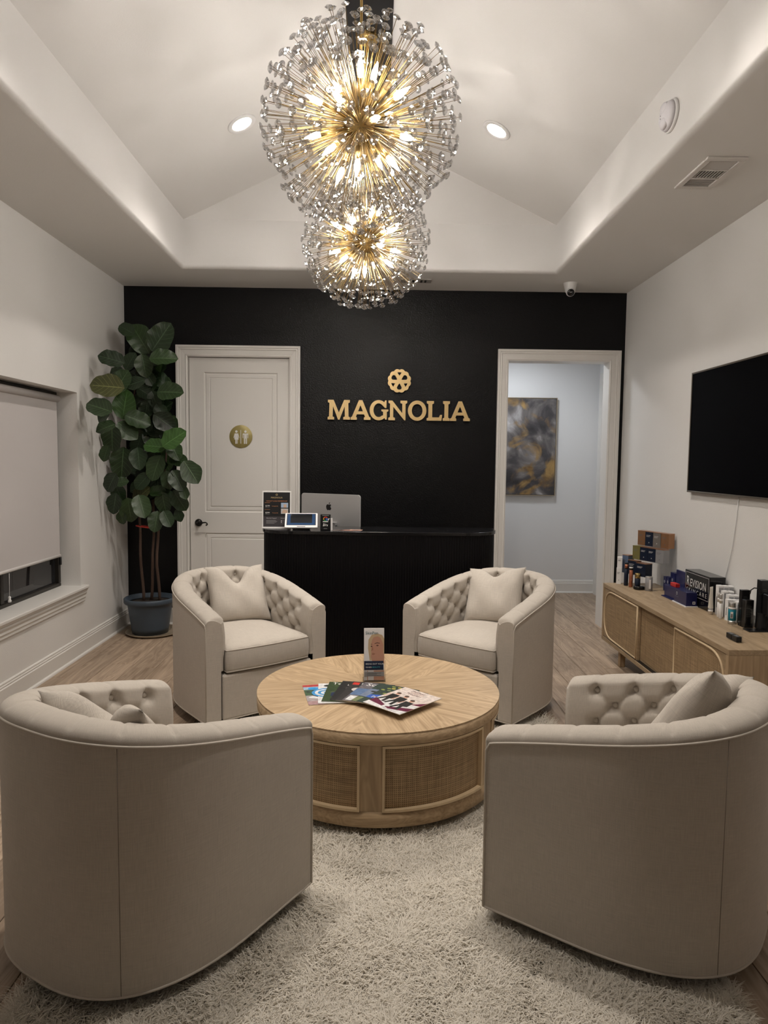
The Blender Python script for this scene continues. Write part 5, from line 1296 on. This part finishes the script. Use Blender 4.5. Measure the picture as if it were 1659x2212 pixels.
def painting():
    m, nt, b = nodes_of('abstract_paint')
    v = mapping(nt, 'Object', (1, 1, 1))
    def ns(sc, det, dis, w=0):
        n = N(nt, 'ShaderNodeTexNoise', noise_dimensions='4D'); n.inputs['Scale'].default_value = sc; n.inputs['Detail'].default_value = det; n.inputs['Distortion'].default_value = dis; n.inputs['W'].default_value = w; lk(nt, v, n.inputs['Vector']); return n.outputs[0]
    def ramp(src, st):
        r = N(nt, 'ShaderNodeValToRGB'); lk(nt, src, r.inputs[0]); e = r.color_ramp.elements
        while len(e) < len(st): e.new(.5)
        for q, (p, c) in zip(e, st): q.position = p; q.color = c4(c)
        return r.outputs[0]
    base = ramp(ns(2.2, 7, 1.6, 3.1), ((.28, (.02, .018, .02)), (.45, (.06, .055, .058)), (.55, (.16, .145, .14)), (.70, (.50, .48, .48))))
    gold = ramp(ns(2.4, 6, 2.2, 9.2), ((.53, (0, 0, 0)), (.66, (1, 1, 1))))
    gcol = ramp(ns(7, 6, 1, 1.7), ((.3, (.10, .05, .015)), (.7, (.42, .27, .10))))
    lk(nt, mixc(nt, gold, base, gcol), b.inputs['Base Color']); b.inputs['Roughness'].default_value = .4
    t = thing('framed_painting', 'abstract grey and gold painting in a thin frame on the hall wall', 'painting', (1.33, HY1-.045, 1.140))
    w, h = .755, 1.125
    box('canvas', .012, .004, .012, w-.012, .03, h-.012, m, t)
    FR = mat('champagne_frame', (.38, .31, .22), .35, metal=.4)
    for q in ((0, 0, 0, w, .04, .008), (0, 0, h-.008, w, .04, h), (0, 0, .008, .008, .04, h-.008), (w-.008, 0, .008, w, .04, h-.008)): box('frame', *q, FR, t)
    box('frame_gap', .008, .02, .008, w-.008, .039, h-.008, BLKM, t)
painting()
def fittings():
    t = thing('air_vent', 'white louvred air vent on the right ceiling soffit', 'vent', (1.738, 3.745, ZS))
    w, l = .205, .395; VW = mat('vent_white', (.66, .63, .60), .45)
    box('backing', -w/2+.03, -l/2+.03, -.003, w/2-.03, l/2-.03, -.001, BLKM, t)
    for q in ((-w/2, -l/2, w/2, -l/2+.035), (-w/2, l/2-.035, w/2, l/2), (-w/2, -l/2+.035, -w/2+.032, l/2-.035), (w/2-.032, -l/2+.035, w/2, l/2-.035)): box('frame', q[0], q[1], -.012, q[2], q[3], 0, VW, t, bev=.003, seg=1)
    a, b = -l/2+.038, l/2-.038; third = (b-a)/3
    for k in (1, 2): box('crossbar', -w/2+.032, a+third*k-.006, -.012, w/2-.032, a+third*k+.006, -.002, VW, t)
    cr = box_data(-.067, -.0012, -.010, .067, .0012, -.003)
    m1 = mesh_from('slat', *cr, VW); m2 = mesh_from('slat', *box_data(-.0015, -third/2+.007, -.010, .0015, third/2-.007, -.003), VW)
    for s0 in (0, 2):
        for k in range(7): o = link('slat', m1, t, (0, a+third*s0+.014+k*(third-.026)/6, -.001), (.6 if s0 == 0 else -.6, 0, 0))
    for k in range(9): link('slat', m2, t, (-.062+k*.0155, a+third*1.5, 0))
    tube('damper_lever', [(-.01, l/2-.018, -.012), (-.014, l/2-.012, -.03)], .002, VW, t, 6)
    t = thing('small_vent', 'small dark grille on the rear soffit behind the chandelier', 'vent', (.33, 6.01, ZS))
    box('frame', -.13, -.055, -.008, .13, .055, 0, mat('vent_dim', (.36, .34, .32), .5), t, bev=.002, seg=1)
    for k in range(6): box('slot', -.10+.034*k, -.038, -.0088, -.083+.034*k, .038, -.008, BLKM, t)
    # turret camera
    t = thing('security_camera', 'white turret security camera under the rear soffit', 'camera', (1.648, 6.03, ZS))
    lathe('base', [(.0005, -.085), (.03, -.084), (.042, -.072), (.050, -.03), (.058, -.004), (.058, 0)], WHT, t, 36)
    e = link('eyeball', lathe_me('eyeball', [(.001, -.036), (.022, -.030), (.036, -.010), (.038, .005), (.032, .022), (.030, .024)], WHT, 28), t, (-.004, -.022, -.078)); d = Vector((-.12, -.92, -.42)).normalized(); e.rotation_mode = 'QUATERNION'; e.rotation_quaternion = d.to_track_quat('Z', 'Y')
    lathe('lens_face', [(.030, .0), (.030, .006), (.024, .012), (.0005, .014)], BLKG, e, 28, (0, 0, .020))
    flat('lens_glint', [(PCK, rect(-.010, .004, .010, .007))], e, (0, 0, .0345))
    # strobe / detector on the tray side
    t = thing('alarm_strobe', 'white oval alarm unit with two domed lobes on the right tray wall', 'alarm', (TXR, 3.527, 3.226))
    t.rotation_euler = (0, -PI/2, 0)
    def oval(prof, sx, sy): return [(r, z) for r, z in prof]
    o = lathe('back_plate', [(.074, 0), (.076, .006), (.073, .016), (.0005, .017)], WHT, t, 40); o.scale = (1.0, 1.12, 1)
    o = lathe('body', [(.070, .015), (.064, .032), (.048, .046), (.0005, .052)], mat('alarm_white', (.74, .72, .75), .4), t, 40); o.scale = (1.0, 1.10, 1)
    for sg in (1, -1):
        q = lathe('lobe', [(.030, 0), (.027, .012), (.016, .020), (.0005, .023)], mat('alarm_white', (1, 1, 1)), t, 24, (sg*.034, 0, .034)); q.scale = (1, 1.25, 1)
    for sg in (.008, -.006): lathe('indicator', [(.0035, 0), (.0005, .002)], BLKM, t, 10, (sg, .02, .0495))
fittings()
